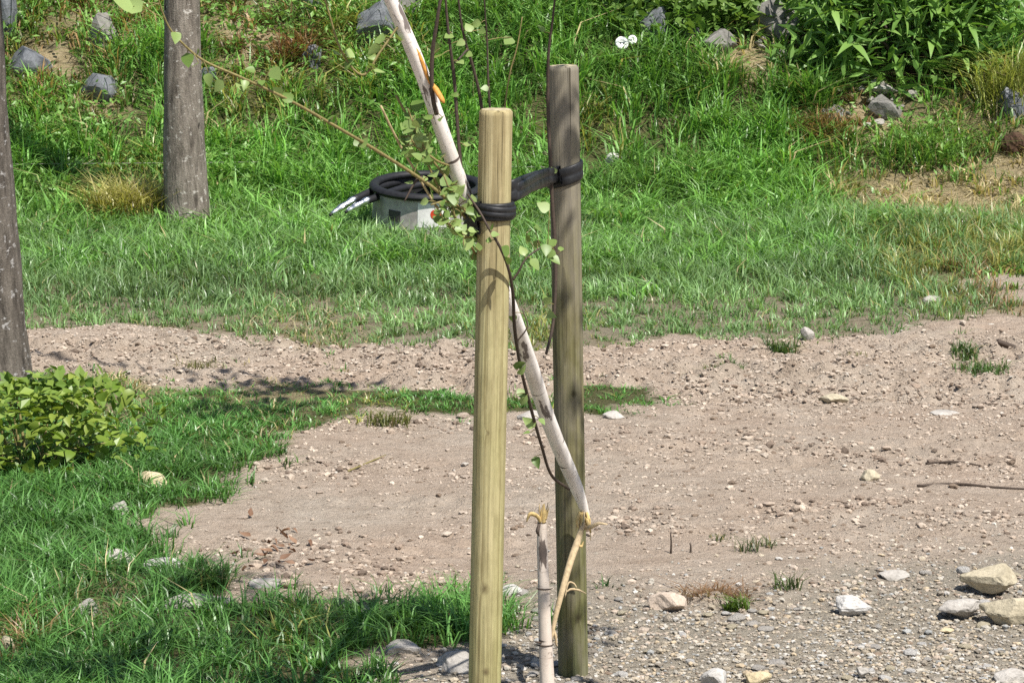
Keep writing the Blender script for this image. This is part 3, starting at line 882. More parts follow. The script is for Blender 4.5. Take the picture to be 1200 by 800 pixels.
# the long twig that reaches out to the left
twig([(554, 262, 5.10), (510, 222, 5.05), (455, 185, 4.98), (400, 152, 4.90), (340, 118, 4.83), (285, 92, 4.78), (240, 72, 4.75), (213, 50, 4.73), (196, 28, 4.72), (182, -12, 4.70)],
     [0.0034, 0.0030, 0.0026, 0.0022, 0.0018, 0.0012], 'twig_green',
     [(166, 14, 4.70, 0.044), (156, 8, 4.71, 0.036), (206, 38, 4.72, 0.024), (219, 62, 4.74, 0.026), (262, 95, 4.76, 0.026), (318, 80, 4.80, 0.027), (331, 112, 4.82, 0.022),
      (343, 120, 4.82, 0.030), (384, 142, 4.88, 0.019), (288, 94, 4.78, 0.02), (420, 172, 4.94, 0.018)], 14, 0.020)
# straight dry twigs
twig([(446, 124, 5.02), (466, 165, 5.05), (488, 203, 5.07), (505, 232, 5.08), (528, 268, 5.10)], [0.0020, 0.0022, 0.0021, 0.0016], 'twig_dry')
twig([(464, 112, 5.06), (480, 142, 5.07), (492, 170, 5.08), (515, 222, 5.09), (538, 262, 5.10)], [0.0022, 0.0024, 0.0022, 0.0018], 'twig_green', (), 16, 0.023)
twig([(478, 128, 5.02), (486, 148, 5.04), (500, 178, 5.06), (528, 214, 5.08), (541, 226, 5.09)], [0.0014, 0.0018, 0.0022, 0.0026], 'twig_green', (), 18, 0.024)
# shoots rising from the trunk past the top of the picture
twig([(512, 134, 5.03), (508, 118, 5.02), (506, 96, 5.015), (507, 60, 5.01), (513, 20, 5.0), (519, -30, 5.0), (520, -120, 4.98)], [0.0042, 0.0040, 0.0036, 0.0032, 0.0026, 0.0015], 'twig',
     [(518, 137, 5.02, 0.019), (506, 140, 5.01, 0.022)], 2, 0.02)
twig([(541, 205, 5.09), (538, 170, 5.09), (535, 130, 5.09), (532, 88, 5.09), (527, 50, 5.08), (523, 10, 5.08), (520, -40, 5.07), (512, -110, 5.06)], [0.0030, 0.0032, 0.0030, 0.0026, 0.0020, 0.0012], 'twig',
     [(538, 112, 5.085, 0.016), (530, 40, 5.08, 0.020), (545, 48, 5.08, 0.018)], 3, 0.018)
twig([(585, 240, 5.18), (576, 190, 5.18), (568, 150, 5.18), (562, 110, 5.17), (553, 74, 5.16), (545, 48, 5.15), (539, 15, 5.14), (534, -40, 5.13)], [0.0032, 0.0032, 0.0032, 0.0028, 0.0022, 0.0014], 'twig',
     [(552, 38, 5.14, 0.022), (562, 35, 5.15, 0.020), (546, 62, 5.14, 0.016)], 2, 0.02)
twig([(533, 74, 5.088), (541, 66, 5.10), (548, 59, 5.14), (552, 70, 5.16)], [0.0020, 0.0018, 0.0016], 'twig')
twig([(588, 225, 5.17), (578, 160, 5.17), (574, 125, 5.17), (572, 90, 5.17), (571, 50, 5.17), (568, 5, 5.16), (566, -50, 5.16)], [0.0022, 0.0024, 0.0020, 0.0016, 0.001], 'twig',
     [(564, 27, 5.16, 0.024), (600, 44, 5.20, 0.026), (573, 103, 5.16, 0.016)], 1, 0.018)
twig([(612, 20, 5.2), (606, 55, 5.2), (598, 84, 5.2), (592, 120, 5.2), (588, 160, 5.2)], [0.0010, 0.0013, 0.0014, 0.0012], 'twig_green')
# the dark shoot against the rear stake
twig([(640, 415, 5.60), (648, 380, 5.62), (651, 330, 5.63), (650, 280, 5.635), (647, 235, 5.635), (645, 190, 5.635), (643, 150, 5.64), (642, 105, 5.64), (643, 60, 5.63), (648, 20, 5.62), (654, -40, 5.60)],
     [0.0030, 0.0036, 0.0040, 0.0040, 0.0038, 0.0034, 0.0026, 0.0015], 'twig', [(652, 203, 5.62, 0.016), (641, 368, 5.60, 0.026), (637, 355, 5.60, 0.02), (638, 38, 5.62, 0.02)], 3, 0.02)
# shoots hanging below the tie, in front of the front stake
twig([(548, 228, 5.07), (562, 248, 5.035), (573, 268, 5.025), (586, 290, 5.03), (596, 316, 5.05), (601, 345, 5.09), (603, 385, 5.16), (610, 430, 5.26), (622, 478, 5.36), (634, 520, 5.44), (646, 556, 5.50), (667, 573, 5.56)],
     [0.0020, 0.0022, 0.0026, 0.0030, 0.0034, 0.0034, 0.0030, 0.0030], 'twig',
     [(575, 274, 5.02, 0.016), (572, 285, 5.02, 0.013), (597, 297, 5.02, 0.026), (592, 305, 5.02, 0.02), (606, 438, 5.25, 0.024), (601, 428, 5.24, 0.026), (605, 462, 5.32, 0.026), (618, 463, 5.32, 0.026), (627, 500, 5.39, 0.03), (626, 535, 5.46, 0.026), (632, 490, 5.38, 0.018)], 2, 0.018)
twig([(601, 328, 5.07), (608, 318, 5.07), (613, 308, 5.07), (622, 298, 5.08), (640, 288, 5.10), (652, 292, 5.12)], [0.0022, 0.0018, 0.0012], 'twig',
     [(615, 300, 5.07, 0.024), (622, 303, 5.07, 0.026), (626, 266, 5.08, 0.026), (644, 246, 5.10, 0.026), (640, 286, 5.10, 0.026), (651, 288, 5.11, 0.024), (622, 283, 5.08, 0.022), (646, 300, 5.11, 0.022)], 2, 0.02)
twig([(606, 400, 5.22), (618, 382, 5.22), (612, 362, 5.23)], [0.0016, 0.0012], 'twig', (), 1, 0.018)
# leafy spray left of the tie
twig([(556, 262, 5.09), (548, 250, 5.06), (535, 240, 5.04), (520, 236, 5.02), (505, 240, 5.0)], [0.0024, 0.002, 0.0014], 'twig_green', (), 20, 0.0215, 0.5)
twig([(556, 275, 5.09), (548, 278, 5.06), (538, 275, 5.04), (526, 262, 5.02), (518, 262, 5.02)], [0.0024, 0.002, 0.0014], 'twig_green', (), 20, 0.0215, 0.5)
twig([(558, 300, 5.10), (553, 290, 5.06), (540, 272, 5.05), (532, 250, 5.04), (528, 228, 5.04), (520, 205, 5.04)], [0.0024, 0.002, 0.0014], 'twig_green', (), 20, 0.0215, 0.5)
twig([(532, 196, 5.09), (515, 190, 5.06), (500, 180, 5.05), (488, 172, 5.04), (474, 150, 5.03)], [0.0024, 0.002, 0.0012], 'twig_green', (), 18, 0.024, 0.5)
twig([(500, 216, 5.05), (494, 208, 5.04), (486, 214, 5.03), (474, 236, 5.02)], [0.003, 0.0026, 0.0014], 'twig', (), 2, 0.02, 0.6)
twig([(470, 26, 5.0), (446, 60, 4.98), (425, 88, 4.97), (400, 60, 4.96), (384, 10, 4.95), (375, -20, 4.95)], [0.0022, 0.002, 0.0014], 'twig_green', [(445, 54, 4.97, 0.026), (409, 68, 4.95, 0.024)], 12, 0.022)
# crown above the picture: shoots with leaves that shade the grass below
cr = random.Random(21)
cents = []
for k in range(16):
    i = 104 + int(k * 2.8)
    s = Vector(spath[i]); a = cr.uniform(0, 6.28); ln = cr.uniform(0.25, 0.45)
    e = s + Vector((math.cos(a) * ln * 0.8, math.sin(a) * ln * 0.8, ln * 0.75))
    lp = smooth_path([s, (s + e) / 2 + Vector((math.cos(a), math.sin(a), -0.5)) * 0.04, e], 10)
    link('branch', tube_mesh('branch', lp, [0.004, 0.0025, 0.001], 6, M['twig'], 0.1, k), sap)
    for _ in range(40):
        u = cr.uniform(0.3, 1.0); c = s + (e - s) * u
        if (c + so).z < 1.62: continue
        cents.append((c.x + cr.gauss(0, 0.045), c.y + cr.gauss(0, 0.045), c.z + cr.gauss(0, 0.04)))
tag(link('foliage', foliage_np('foliage', cents, 0.036, M['crown'], (0.10, 0.18, 0.03), (0.2, 0.3, 0.08), 0.4, 0.8), sap), kind='stuff')

# a birch added out of view: its leafy top shades the near grass
nb = Vector((0.97, 4.72, 0)); nb.z = ground_z(nb.x, nb.y) - 0.03
nbt = empty('shade_birch', nb); tag(nbt, 'slim young birch added out of view to shade the near grass', 'tree')
npath = smooth_path([Vector((0, 0, 0)), Vector((-0.02, 0.02, 0.8)), Vector((-0.10, 0.08, 1.6)), Vector((-0.30, 0.18, 2.2)), Vector((-0.55, 0.26, 2.8))], 40)
link('trunk', tube_mesh('trunk', npath, [0.018, 0.016, 0.014, 0.010, 0.004], 16, M['birch'], 0.05, 47), nbt)
ncen = []
for k in range(16):
    s_ = Vector(npath[24 + k]); a = cr.uniform(0, 6.28); ln = cr.uniform(0.20, 0.34)
    e_ = s_ + Vector((math.cos(a) * ln - 0.06, math.sin(a) * ln, ln * 0.45))
    link('branch', tube_mesh('branch', smooth_path([s_, (s_ + e_) / 2 + Vector((0, 0, -0.03)), e_], 8), [0.004, 0.0025, 0.001], 6, M['twig'], 0.1, k), nbt)
    for _ in range(34):
        c = s_ + (e_ - s_) * cr.uniform(0.25, 1.05)
        ncen.append((c.x + cr.gauss(0, 0.045), c.y + cr.gauss(0, 0.045), c.z + cr.gauss(0, 0.04)))
tag(link('foliage', foliage_np('foliage', ncen, 0.038, M['crown'], (0.10, 0.18, 0.03), (0.2, 0.3, 0.08), 0.4, 0.8), nbt), kind='stuff')

# the stump that the trunk snapped from
st_base = at(641, 860, 5.50)
gz = ground_z(st_base.x, 5.50)
st_pts = [Vector((st_base.x, 5.5, gz - 0.03)), at(641, 800, 5.505), at(639, 745, 5.51), at(637, 690, 5.515), at(635.5, 640, 5.52), at(635, 606, 5.52)]
stump = empty('birch_stump', st_pts[0])
tag(stump, 'thin white birch stump with splintered yellow top between the stakes', 'stump')
s0 = st_pts[0].copy()
link('trunk', tube_mesh('trunk', smooth_path([p - s0 for p in st_pts], 60), [0.0155, 0.0145, 0.0130, 0.0115, 0.0104, 0.0085], 24, M['birch_dull'], 0.05, 81, True, 0.02, (3, 12)), stump)
def S(px, py, Yv): return at(px, py, Yv) - s0
for k, (pts, rad_, mt) in enumerate([
        ([S(636, 612, 5.516), S(637, 600, 5.512), S(637.5, 590, 5.512)], [0.0060, 0.0045, 0.0010], 'torn'),
        ([S(634, 612, 5.515), S(629, 604, 5.505), S(621, 602, 5.497), S(617, 611, 5.495)], [0.003, 0.0042, 0.004, 0.0012], 'torn'),
        ([S(632, 614, 5.512), S(630, 622, 5.505), S(632, 628, 5.505)], [0.003, 0.004, 0.001], 'twig')]):
    splinter('torn_wood', pts, rad_, M[mt], stump, 8, 90 + k)
for k in range(9):
    a = k * 0.7
    b_ = S(635.5 + 4 * math.cos(a), 608, 5.518 + 0.006 * math.sin(a))
    e = S(636 + 6 * math.cos(a) + random.uniform(-2, 2), 597 - random.uniform(0, 9), 5.518 + 0.009 * math.sin(a))
    splinter('fibre', [b_, (b_ + e) / 2, e], [0.0024, 0.0018, 0.0004], M['splinter' if k % 2 else 'torn'], stump, 5, 220 + k)
for (px, py) in ((639, 688), (640, 754)):
    c = S(px - 1, py, 5.512)
    pth = [Vector((math.cos(t) * 0.0160, math.sin(t) * 0.0160, 0)) + c for t in np.linspace(math.pi * 1.05, math.pi * 1.95, 12)]
    link('bud_scar', tube_mesh('bud_scar', pth, [0.0008, 0.002, 0.0016, 0.0008], 5, M['twig'], 0.1, 3), stump)
link('bud', tube_mesh('bud', smooth_path([S(634, 753, 5.5), S(630, 752, 5.495), S(626, 751, 5.495)], 6), [0.002, 0.0025, 0.0006], 6, M['twig']), stump)

# the long splinter torn between stump and trunk
spl = empty('wood_splinter', at(648, 742, 5.53))
tag(spl, 'long pale torn strip of birch wood hanging from the snapped trunk', 'wood splinter')
q0 = spl.location.copy()
def W(px, py, Yv): return at(px, py, Yv) - q0
splinter('strip', [W(646, 752, 5.525), W(650, 728, 5.535), W(657, 700, 5.55), (W(668, 660, 5.575)), W(677, 634, 5.59), W(684, 612, 5.605)], [0.0025, 0.0048, 0.0060, 0.0068, 0.0072, 0.0040], M['splinter'], spl, 10, 99)
splinter('fibre', [W(664, 693, 5.57), W(669, 690, 5.575), W(678, 691, 5.57), W(687, 695, 5.565)], [0.0012, 0.0026, 0.0024, 0.0008], M['splinter'], spl, 6, 101)
splinter('fibre', [W(662, 700, 5.565), W(666, 683, 5.57), W(672, 683, 5.575), W(676, 688, 5.57)], [0.0012, 0.0018, 0.002, 0.0007], M['splinter'], spl, 6, 102)
splinter('fibre', [W(676, 636, 5.585), W(681, 640, 5.585), W(684, 634, 5.59)], [0.002, 0.003, 0.001], M['torn'], spl, 6, 103)
splinter('fibre', [W(648, 735, 5.53), W(651, 745, 5.53), W(652, 756, 5.53)], [0.002, 0.003, 0.0015], M['stone_pink'] if False else M['splinter'], spl, 6, 104)

# ------------------------------------------------------------------ tub and hoses in the grass
tx, ty = gp(500, 276)
ty += 0.16; 
TR = 0.225
tub = empty('round_tub', (at(500, 240, ty).x, ty, float(base_height(np.array([tx]), np.array([ty]))[0]) + 0.018))
tag(tub, 'round dusty grey tub with a fat black rim sunk in the grass', 'tub')
tub.rotation_euler = (math.radians(6), math.radians(1), 0)
def lathe(name, prof, seg, mat, parent, a0=0, a1=2 * math.pi, tri=False):
    closed = abs(a1 - a0 - 2 * math.pi) < 1e-6
    n = seg if closed else seg + 1
    th = np.array([a0 + (a1 - a0) * i / seg for i in range(n)])
    V = np.vstack([np.stack([r * np.cos(th), r * np.sin(th), np.full(n, z)], 1) for r, z in prof])
    Q = []
    for i in range(len(prof) - 1):
        for j in range(seg):
            k = (j + 1) % n
            Q.append((i * n + j, i * n + k, (i + 1) * n + k, (i + 1) * n + j))
    return link(name, mesh_np(name, V, np.array(Q), mat, True), parent)
TH = 0.165
lathe('wall', [(TR * 1.03, 0), (TR * 1.02, 0.04), (TR * 1.005, 0.10), (TR * 0.99, TH)], 56, M['tub_grey'], tub)
lathe('inner_wall', [(TR * 0.972, TH), (TR * 0.945, 0.10), (TR * 0.88, 0.012)], 56, M['hose'], tub)  # inner wall and floor: the tub's dark inside is put into the colour
lathe('floor', [(0.001, 0.02), (TR * 0.5, 0.018), (TR * 0.89, 0.02)], 40, M['print_dark'], tub)
rimp = [(TR * 0.985 + 0.021 * math.cos(a), TH + 0.004 + 0.016 * math.sin(a)) for a in np.linspace(0, 2 * math.pi, 13)]
lathe('rim', rimp, 64, M['hose'], tub)
def patch(name, a0, a1, z0, z1, mat, proud, parent, ncorner=8):
    prof = []
    for k in range(ncorner + 1):
        z = z0 + (z1 - z0) * k / ncorner
        r = TR * np.interp(z, [0, 0.04, 0.10, TH], [1.03, 1.02, 1.005, 0.99]) + proud
        prof.append((r, z))
    return lathe(name, prof, 12, mat, parent, math.radians(a0), math.radians(a1))
lab = patch('label', 262, 296, 0.045, 0.146, M['label_white'], 0.0015, tub)
redp = []
def blob(name, ac, zc, ra, rz, mat, parent, proud):
    V = []; n = 18
    def pt(a, z): 
        r = TR * np.interp(z, [0, 0.04, 0.10, TH], [1.03, 1.02, 1.005, 0.99]) + proud
        return (r * math.cos(math.radians(a)), r * math.sin(math.radians(a)), z)
    V.append(pt(ac, zc))
    for k in range(n):
        t = 2 * math.pi * k / n; s = 1 + 0.05 * math.sin(3 * t + 1)
        V.append(pt(ac + ra * math.cos(t) * s, zc + rz * math.sin(t) * s))
    return link(name, mesh_np(name, V, np.array([(0, 1 + k, 1 + (k + 1) % n) for k in range(n)]), mat), parent)
blob('red_mark', 281, 0.100, 6.0, 0.020, M['print_red'], lab, 0.0030)
patch('dark_mark', 228, 243, 0.060, 0.105, M['print_dark'], 0.0022, tub)

def hose(label, pts, rad, cpts, crad):
    base = at(*pts[-1])
    root = empty('rubber_hose', base)
    tag(root, label, 'hose', None)
    P = smooth_path([at(*p) - base for p in pts], 40)
    link('hose_body', tube_mesh('hose_body', P, [rad, rad], 14, M['hose'], 0.0, 1), root)
    C = smooth_path([at(*p) - base for p in cpts], 26)
    rr = [crad * f for f in (0.95, 1.25, 1.25, 0.95, 0.95, 1.15, 1.15, 0.9, 0.9, 0.7)]
    link('coupling', tube_mesh('coupling', C, rr, 14, M['chrome']), root)
    tip = smooth_path([C[-2] + (C[-1] - C[-2]) * 0.8, C[-1] + (C[-1] - C[-2]) * 2.6], 4)
    link('hose_nose', tube_mesh('hose_nose', tip, [crad * 0.62, crad * 0.5], 12, M['hose']), root)
    return root
hose('black hose with the longer silver coupling, looped behind the grey tub', [(560, 212, ty + 0.25), (520, 206, ty + 0.26), (480, 211, ty + 0.22), (448, 218, ty + 0.08), (432, 226, ty - 0.06), (415, 234, ty - 0.14)], 0.0165,
     [(417, 232.5, ty - 0.135), (403, 241, ty - 0.17), (389, 250.5, ty - 0.20)], 0.0125)
hose('black hose with the shorter silver coupling resting on the tub rim', [(540, 221, ty + 0.17), (505, 216, ty + 0.18), (475, 220, ty + 0.10), (455, 226, ty - 0.02), (442, 231, ty - 0.12), (431, 235, ty - 0.17)], 0.0150,
     [(433, 233.5, ty - 0.165), (420, 240, ty - 0.19), (407, 247.5, ty - 0.21)], 0.0125)

# ------------------------------------------------------------------ stones
_ico = {}
def ico(sub_):
    if sub_ not in _ico:
        bm = bmesh.new(); bmesh.ops.create_icosphere(bm, subdivisions=sub_, radius=1.0)
        bm.verts.ensure_lookup_table()
        _ico[sub_] = (np.array([v.co[:] for v in bm.verts]), np.array([[v.index for v in f.verts] for f in bm.faces]))
        bm.free()
    return _ico[sub_]

def rock_mesh(name, seed, dims, mat, sub_=3, planes=9, cut=0.72, rough=0.09, under=0.0):
    V, Fc = ico(sub_)
    V = V.copy()
    rs = np.random.default_rng(seed)
    for _ in range(planes):
        n = rs.normal(size=3); n /= np.linalg.norm(n)
        c = rs.uniform(cut - 0.12, cut + 0.18)
        dd = V @ n
        V = V - np.outer(np.maximum(dd - c, 0), n)
    rad = 1 + rough * 2 * fbm(V[:, 0] * 1.7 + V[:, 2] * 1.3 + seed, V[:, 1] * 1.7 - V[:, 2], seed, 4)
    V = V * rad[:, None] + 0.25 * rough * (np.stack([vnoise(V[:, 0] * 7 + k, V[:, 1] * 7 + V[:, 2] * 6, seed + k) for k in range(3)], 1) - 0.5)
    V = V / np.abs(V).max(0)
    if under: V[:, :2] *= (1 - under * np.clip(-V[:, 2] - 0.0, 0, 1) ** 0.8)[:, None]
    V = V * np.array(dims) * 0.5
    return mesh_np(name, V, Fc, mat, False)

def stone(px, py, wpx, hpx, mat, label, seed, depth=0.8, sink=0.25, rot=0.0, sub_=3, planes=9, cut=0.72, group=None, name='stone', tilt=(0, 0)):
    """a stone whose visible width and height are given in pixels; (px, py) is the middle of its foot"""
    x, y = gp(px, py)
    s = 1.0 / ppm(math.hypot(y, HCAM))
    w_ = wpx * s; h_ = hpx * s * 1.05
    # part of the seen height is the top face, foreshortened by the downward view
    el = math.atan2(HCAM - ground_z(x, y), y)
    dep = w_ * depth
    snk_low = sink <= 0.2 and py > 500
    if snk_low: sink = 0.04
    hz = max((h_ - dep * math.sin(el) * 0.6), 0.25 * h_)
    full = hz / (1 - sink)
    yy = y + dep * 0.4
    me_ = rock_mesh(name, seed, (w_, dep, full), M[mat], sub_, planes, cut, 0.14, 0.5 if snk_low else 0.0)
    o = link(name, me_)
    o.location = (x * (yy / y), yy, ground_z(x * (yy / y), yy) + full * (0.5 - sink))
    o.rotation_euler = (tilt[0], tilt[1], rot)
    tag(o, label, 'stone', group)
    return o

big = [
    (997, 724, 50, 30, 'stone_white', 'rounded white stone with a dark underside alone on the gravel', 301, .7, .15),
    (1157, 700, 70, 42, 'stone_tan', 'angular tan stone behind two others at the gravel edge', 302, .8, .12),
    (1124, 728, 56, 30, 'stone_pale', 'low grey-beige stone lying beside the yellowish-tan stone', 303, .8, .15),
    (1182, 738, 72, 44, 'stone_tan', 'large yellowish-tan rounded stone in the group of three', 304, .8, .12),
    (786, 718, 56, 28, 'stone_pink', 'flat pinkish-beige slab beside the dry brown weed', 305, .9, .35),
    (180, 574, 38, 22, 'stone_yellow', 'yellowish rounded stone at the foot of the leafy plant', 306, .8, .25),
    (1109, 746, 18, 11, 'stone_yellow', 'small bright yellow stone in front of the three stones', 307, .8, .2),
    (840, 806, 40, 24, 'stone_white', 'whitish broken stone among the coarse gravel', 308, .8, .25),
    (886, 803, 36, 18, 'stone_yellow', 'small yellow-beige flat stone next to the whitish broken stone', 309, .8, .3),
    (1010, 798, 17, 16, 'stone_pale', 'small light grey block-shaped stone on the gravel', 310, .8, .2),
    (1185, 804, 40, 20, 'stone_pale', 'flat blue-grey slab at the gravel edge', 311, .9, .3),
    (1050, 678, 40, 12, 'stone_pale', 'thin pale flat stone lying level with the gravel', 312, .8, .45),
    (1020, 566, 24, 16, 'stone_tan', 'tan-brown lump standing out of the bare soil', 313, .8, .25),
    (945, 402, 18, 15, 'stone_pale', 'pale stone at the edge of the mown grass', 314, .8, .25),
    (1092, 356, 24, 10, 'stone_pale', 'flat light stone on the bare patch within the grass', 315, .8, .3),
    (720, 492, 28, 11, 'stone_pale', 'grey flat stone at the soil edge behind the stakes', 316, .8, .3),
    (625, 492, 40, 14, 'stone_pale', 'pale rubble stone behind the leaning birch trunk', 317, .8, .3),
    (975, 474, 40, 12, 'stone_tan', 'flat tan stone half buried in the soil ridge', 318, .8, .4),
    (1105, 487, 40, 9, 'stone_pale', 'thin pale slab half buried in the bare soil', 319, .8, .4),
    (140, 660, 44, 22, 'stone_pale', 'pale flat stone showing through the near grass', 320, .9, .35),
    (192, 666, 60, 18, 'stone_white', 'long whitish stone at the grass edge by the soil', 321, .6, .35),
    (100, 722, 34, 26, 'stone_pale', 'dull grey stone buried in the near grass', 322, .9, .35),
    (52, 694, 34, 12, 'stone_white', 'thin whitish stone sliver in the near grass', 323, .8, .35),
    (232, 714, 90, 18, 'stone_pale', 'broad flat pale slab between two tufts of grass', 324, .6, .5),
    (308, 693, 60, 14, 'stone_pale', 'flat grey slab at the grass edge near the dead leaves', 325, .7, .5),
    (140, 606, 24, 20, 'stone_pale', 'small greyish stone in the grass near the yellowish stone', 326, .8, .3),
    (335, 693, 22, 14, 'stone_pink', 'small pink stone chip beside the dead leaves', 327, .6, .2),
    (430, 724, 60, 12, 'stone_pale', 'flat bluish-grey slab behind the shaded grass', 328, .8, .45),
    (8, 765, 26, 24, 'stone_tan', 'brownish stone sunk in the near grass', 329, .8, .35),
    (540, 790, 60, 30, 'stone_pale', 'pale grey stone in the shade left of the front stake', 330, .8, .35),
    (470, 772, 54, 18, 'stone_pale', 'flat pale stone half shaded at the tip of the grass', 331, .8, .4),
    (600, 700, 34, 16, 'stone_white', 'whitish flat stone just behind the front stake', 332, .8, .4),
    (120, 122, 52, 38, 'stone_grey', 'dark grey rock with a pale edge in the grassy bank', 333, .8, .2),
    (38, 92, 56, 30, 'stone_grey', 'brownish grey flat rock high on the bank', 334, .8, .3),
    (122, 62, 40, 40, 'stone_pale', 'pale rock showing through dry grass on the bank', 350, .8, .3),
    (440, 58, 56, 56, 'stone_grey', 'big blue-grey rock on the bank behind the birch', 335, .8, .2),
    (478, 30, 34, 44, 'stone_pale', 'upright beige rock on the bank beside the blue-grey rock', 336, .8, .2),
    (770, 54, 42, 36, 'stone_grey', 'pointed blue-grey rock beside the white discs', 337, .8, .15),
    (805, 48, 34, 30, 'stone_grey', 'mossy grey rock under the round-leaved shrub', 338, .8, .2),
    (905, 50, 64, 40, 'stone_pale', 'broad beige-grey rock face left of the lance-leaved shrub', 339, .8, .25),
    (838, 70, 50, 26, 'stone_pale', 'light tan rock ledge above the tall grass', 340, .8, .25),
    (722, 200, 26, 18, 'stone_white', 'white knobbly stone lying in the tall grass', 341, .8, .2),
    (1035, 142, 44, 24, 'stone_pale', 'whitish crumbling rock below the lance-leaved shrub', 342, .8, .25),
    (1032, 114, 40, 10, 'stone_white', 'flat white stone ledge under the lance-leaved shrub', 343, .7, .25),
    (975, 145, 36, 16, 'stone_pale', 'pale stone among brown dead grass on the bank', 344, .8, .3),
    (1190, 140, 46, 30, 'stone_grey', 'grey rock at the dry end of the bank', 345, .8, .25),
    (245, 105, 20, 34, 'stone_grey', 'small slate-blue rock beside the grey tree trunk', 346, .8, .25),
    (365, 18, 26, 40, 'stone_grey', 'narrow grey rock near the top of the bank', 347, .8, .25),
    (365, 82, 30, 24, 'stone_grey', 'grey stone under the brown dead tuft', 348, .8, .25),
    (10, 45, 22, 60, 'stone_grey', 'upright bluish rock beside the dark tree trunk', 349, .8, .2),
]
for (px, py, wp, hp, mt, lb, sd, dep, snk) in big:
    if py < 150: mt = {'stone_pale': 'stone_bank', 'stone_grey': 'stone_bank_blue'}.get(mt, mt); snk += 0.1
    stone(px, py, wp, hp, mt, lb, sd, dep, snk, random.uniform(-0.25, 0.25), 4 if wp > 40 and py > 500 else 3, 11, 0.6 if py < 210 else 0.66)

CHIPS = [gp(*p) for p in ((728, 62), (741, 58), (728, 74), (736, 68), (722, 204), (720, 212))]
# small loose stones that can still be told apart
sr = random.Random(77)
n_small = 0
small_kinds = [('stone_pale', 'small pale grey stone lying loose on the gravel', 'loose stones on the gravel'),
               ('stone_tan', 'small tan stone lying loose on the gravel', 'loose tan stones on the gravel'),
               ('stone_white', 'small whitish stone lying loose on the gravel', 'loose whitish stones on the gravel')]
protos = {k: [rock_mesh('stone', 500 + 10 * i + j, (1, 0.8, 0.55), M[k], 2, 8, 0.7) for j in range(4)] for i, (k, _, _) in enumerate(small_kinds)}
tries = 0
while n_small < 110 and tries < 4000:
    tries += 1
    px = sr.uniform(575, 1215); py = 800 - 150 * sr.random() ** 1.4 + 8
    x, y = gp(px, py)
    if not in_poly(np.array([x]), np.array([y]), P_GRAVEL)[0]: continue
    if 615 < px < 700 and py < 700: continue
    k, lb, gr = small_kinds[sr.choices([0, 1, 2], [5, 3, 2])[0]]
    o = bpy.data.objects.new('stone', sr.choice(protos[k])); COL.objects.link(o)
    s = min(sr.lognormvariate(2.55, 0.33), 26) / ppm(y)
    o.scale = (s, s, s * sr.uniform(0.6, 1.0))
    o.rotation_euler = (0, 0, sr.uniform(0, 6.28))
    o.location = (x, y, ground_z(x, y) + s * 0.13)
    tag(o, lb, 'stone', gr); n_small += 1
chip = [rock_mesh('stone', 590 + j, (1, 0.8, 0.6), M['stone_pale'], 2, 8, 0.6) for j in range(3)]
for k in range(26):
    px, py = sr.gauss(1035, 20), sr.gauss(124, 13)
    if k > 17: px, py = sr.gauss(880, 40), sr.gauss(62, 12)
    x, y = gp(px, py)
    o = bpy.data.objects.new('stone', sr.choice(chip)); COL.objects.link(o)
    s = sr.uniform(8, 16) / ppm(y)
    o.scale = (s, s, s); o.rotation_euler = (0.5, 0, sr.uniform(0, 6.28)); o.location = (x, y, ground_z(x, y) + 0.03)
    tag(o, 'pale stone chip lying on the bare slope below the shrubs', 'stone', 'stone chips on the bank')
    CHIPS.append((x, y))
soilk = [('stone_pink', 'small pinkish stone lying loose on the bare soil', 'loose stones on the bare soil')]
protos2 = [rock_mesh('stone', 560 + j, (1, 0.8, 0.5), M['stone_pink'], 2, 8, 0.7) for j in range(4)]
n = 0
while n < 46:
    px = sr.uniform(210, 1215); py = sr.uniform(415, 700)
    x, y = gp(px, py)
    a = np.array([x]); b_ = np.array([y])
    if in_poly(a, b_, P_LEFT)[0] or in_poly(a, b_, P_BACK)[0] or in_poly(a, b_, P_GRAVEL)[0]: continue
    o = bpy.data.objects.new('stone', sr.choice(protos2)); COL.objects.link(o)
    s = min(sr.lognormvariate(2.3, 0.3), 20) / ppm(y)
    o.scale = (s, s, s * sr.uniform(0.5, 0.9)); o.rotation_euler = (0, 0, sr.uniform(0, 6.28))
    o.location = (x, y, ground_z(x, y) + s * 0.10)
    tag(o, soilk[0][1], 'stone', soilk[0][2]); n += 1

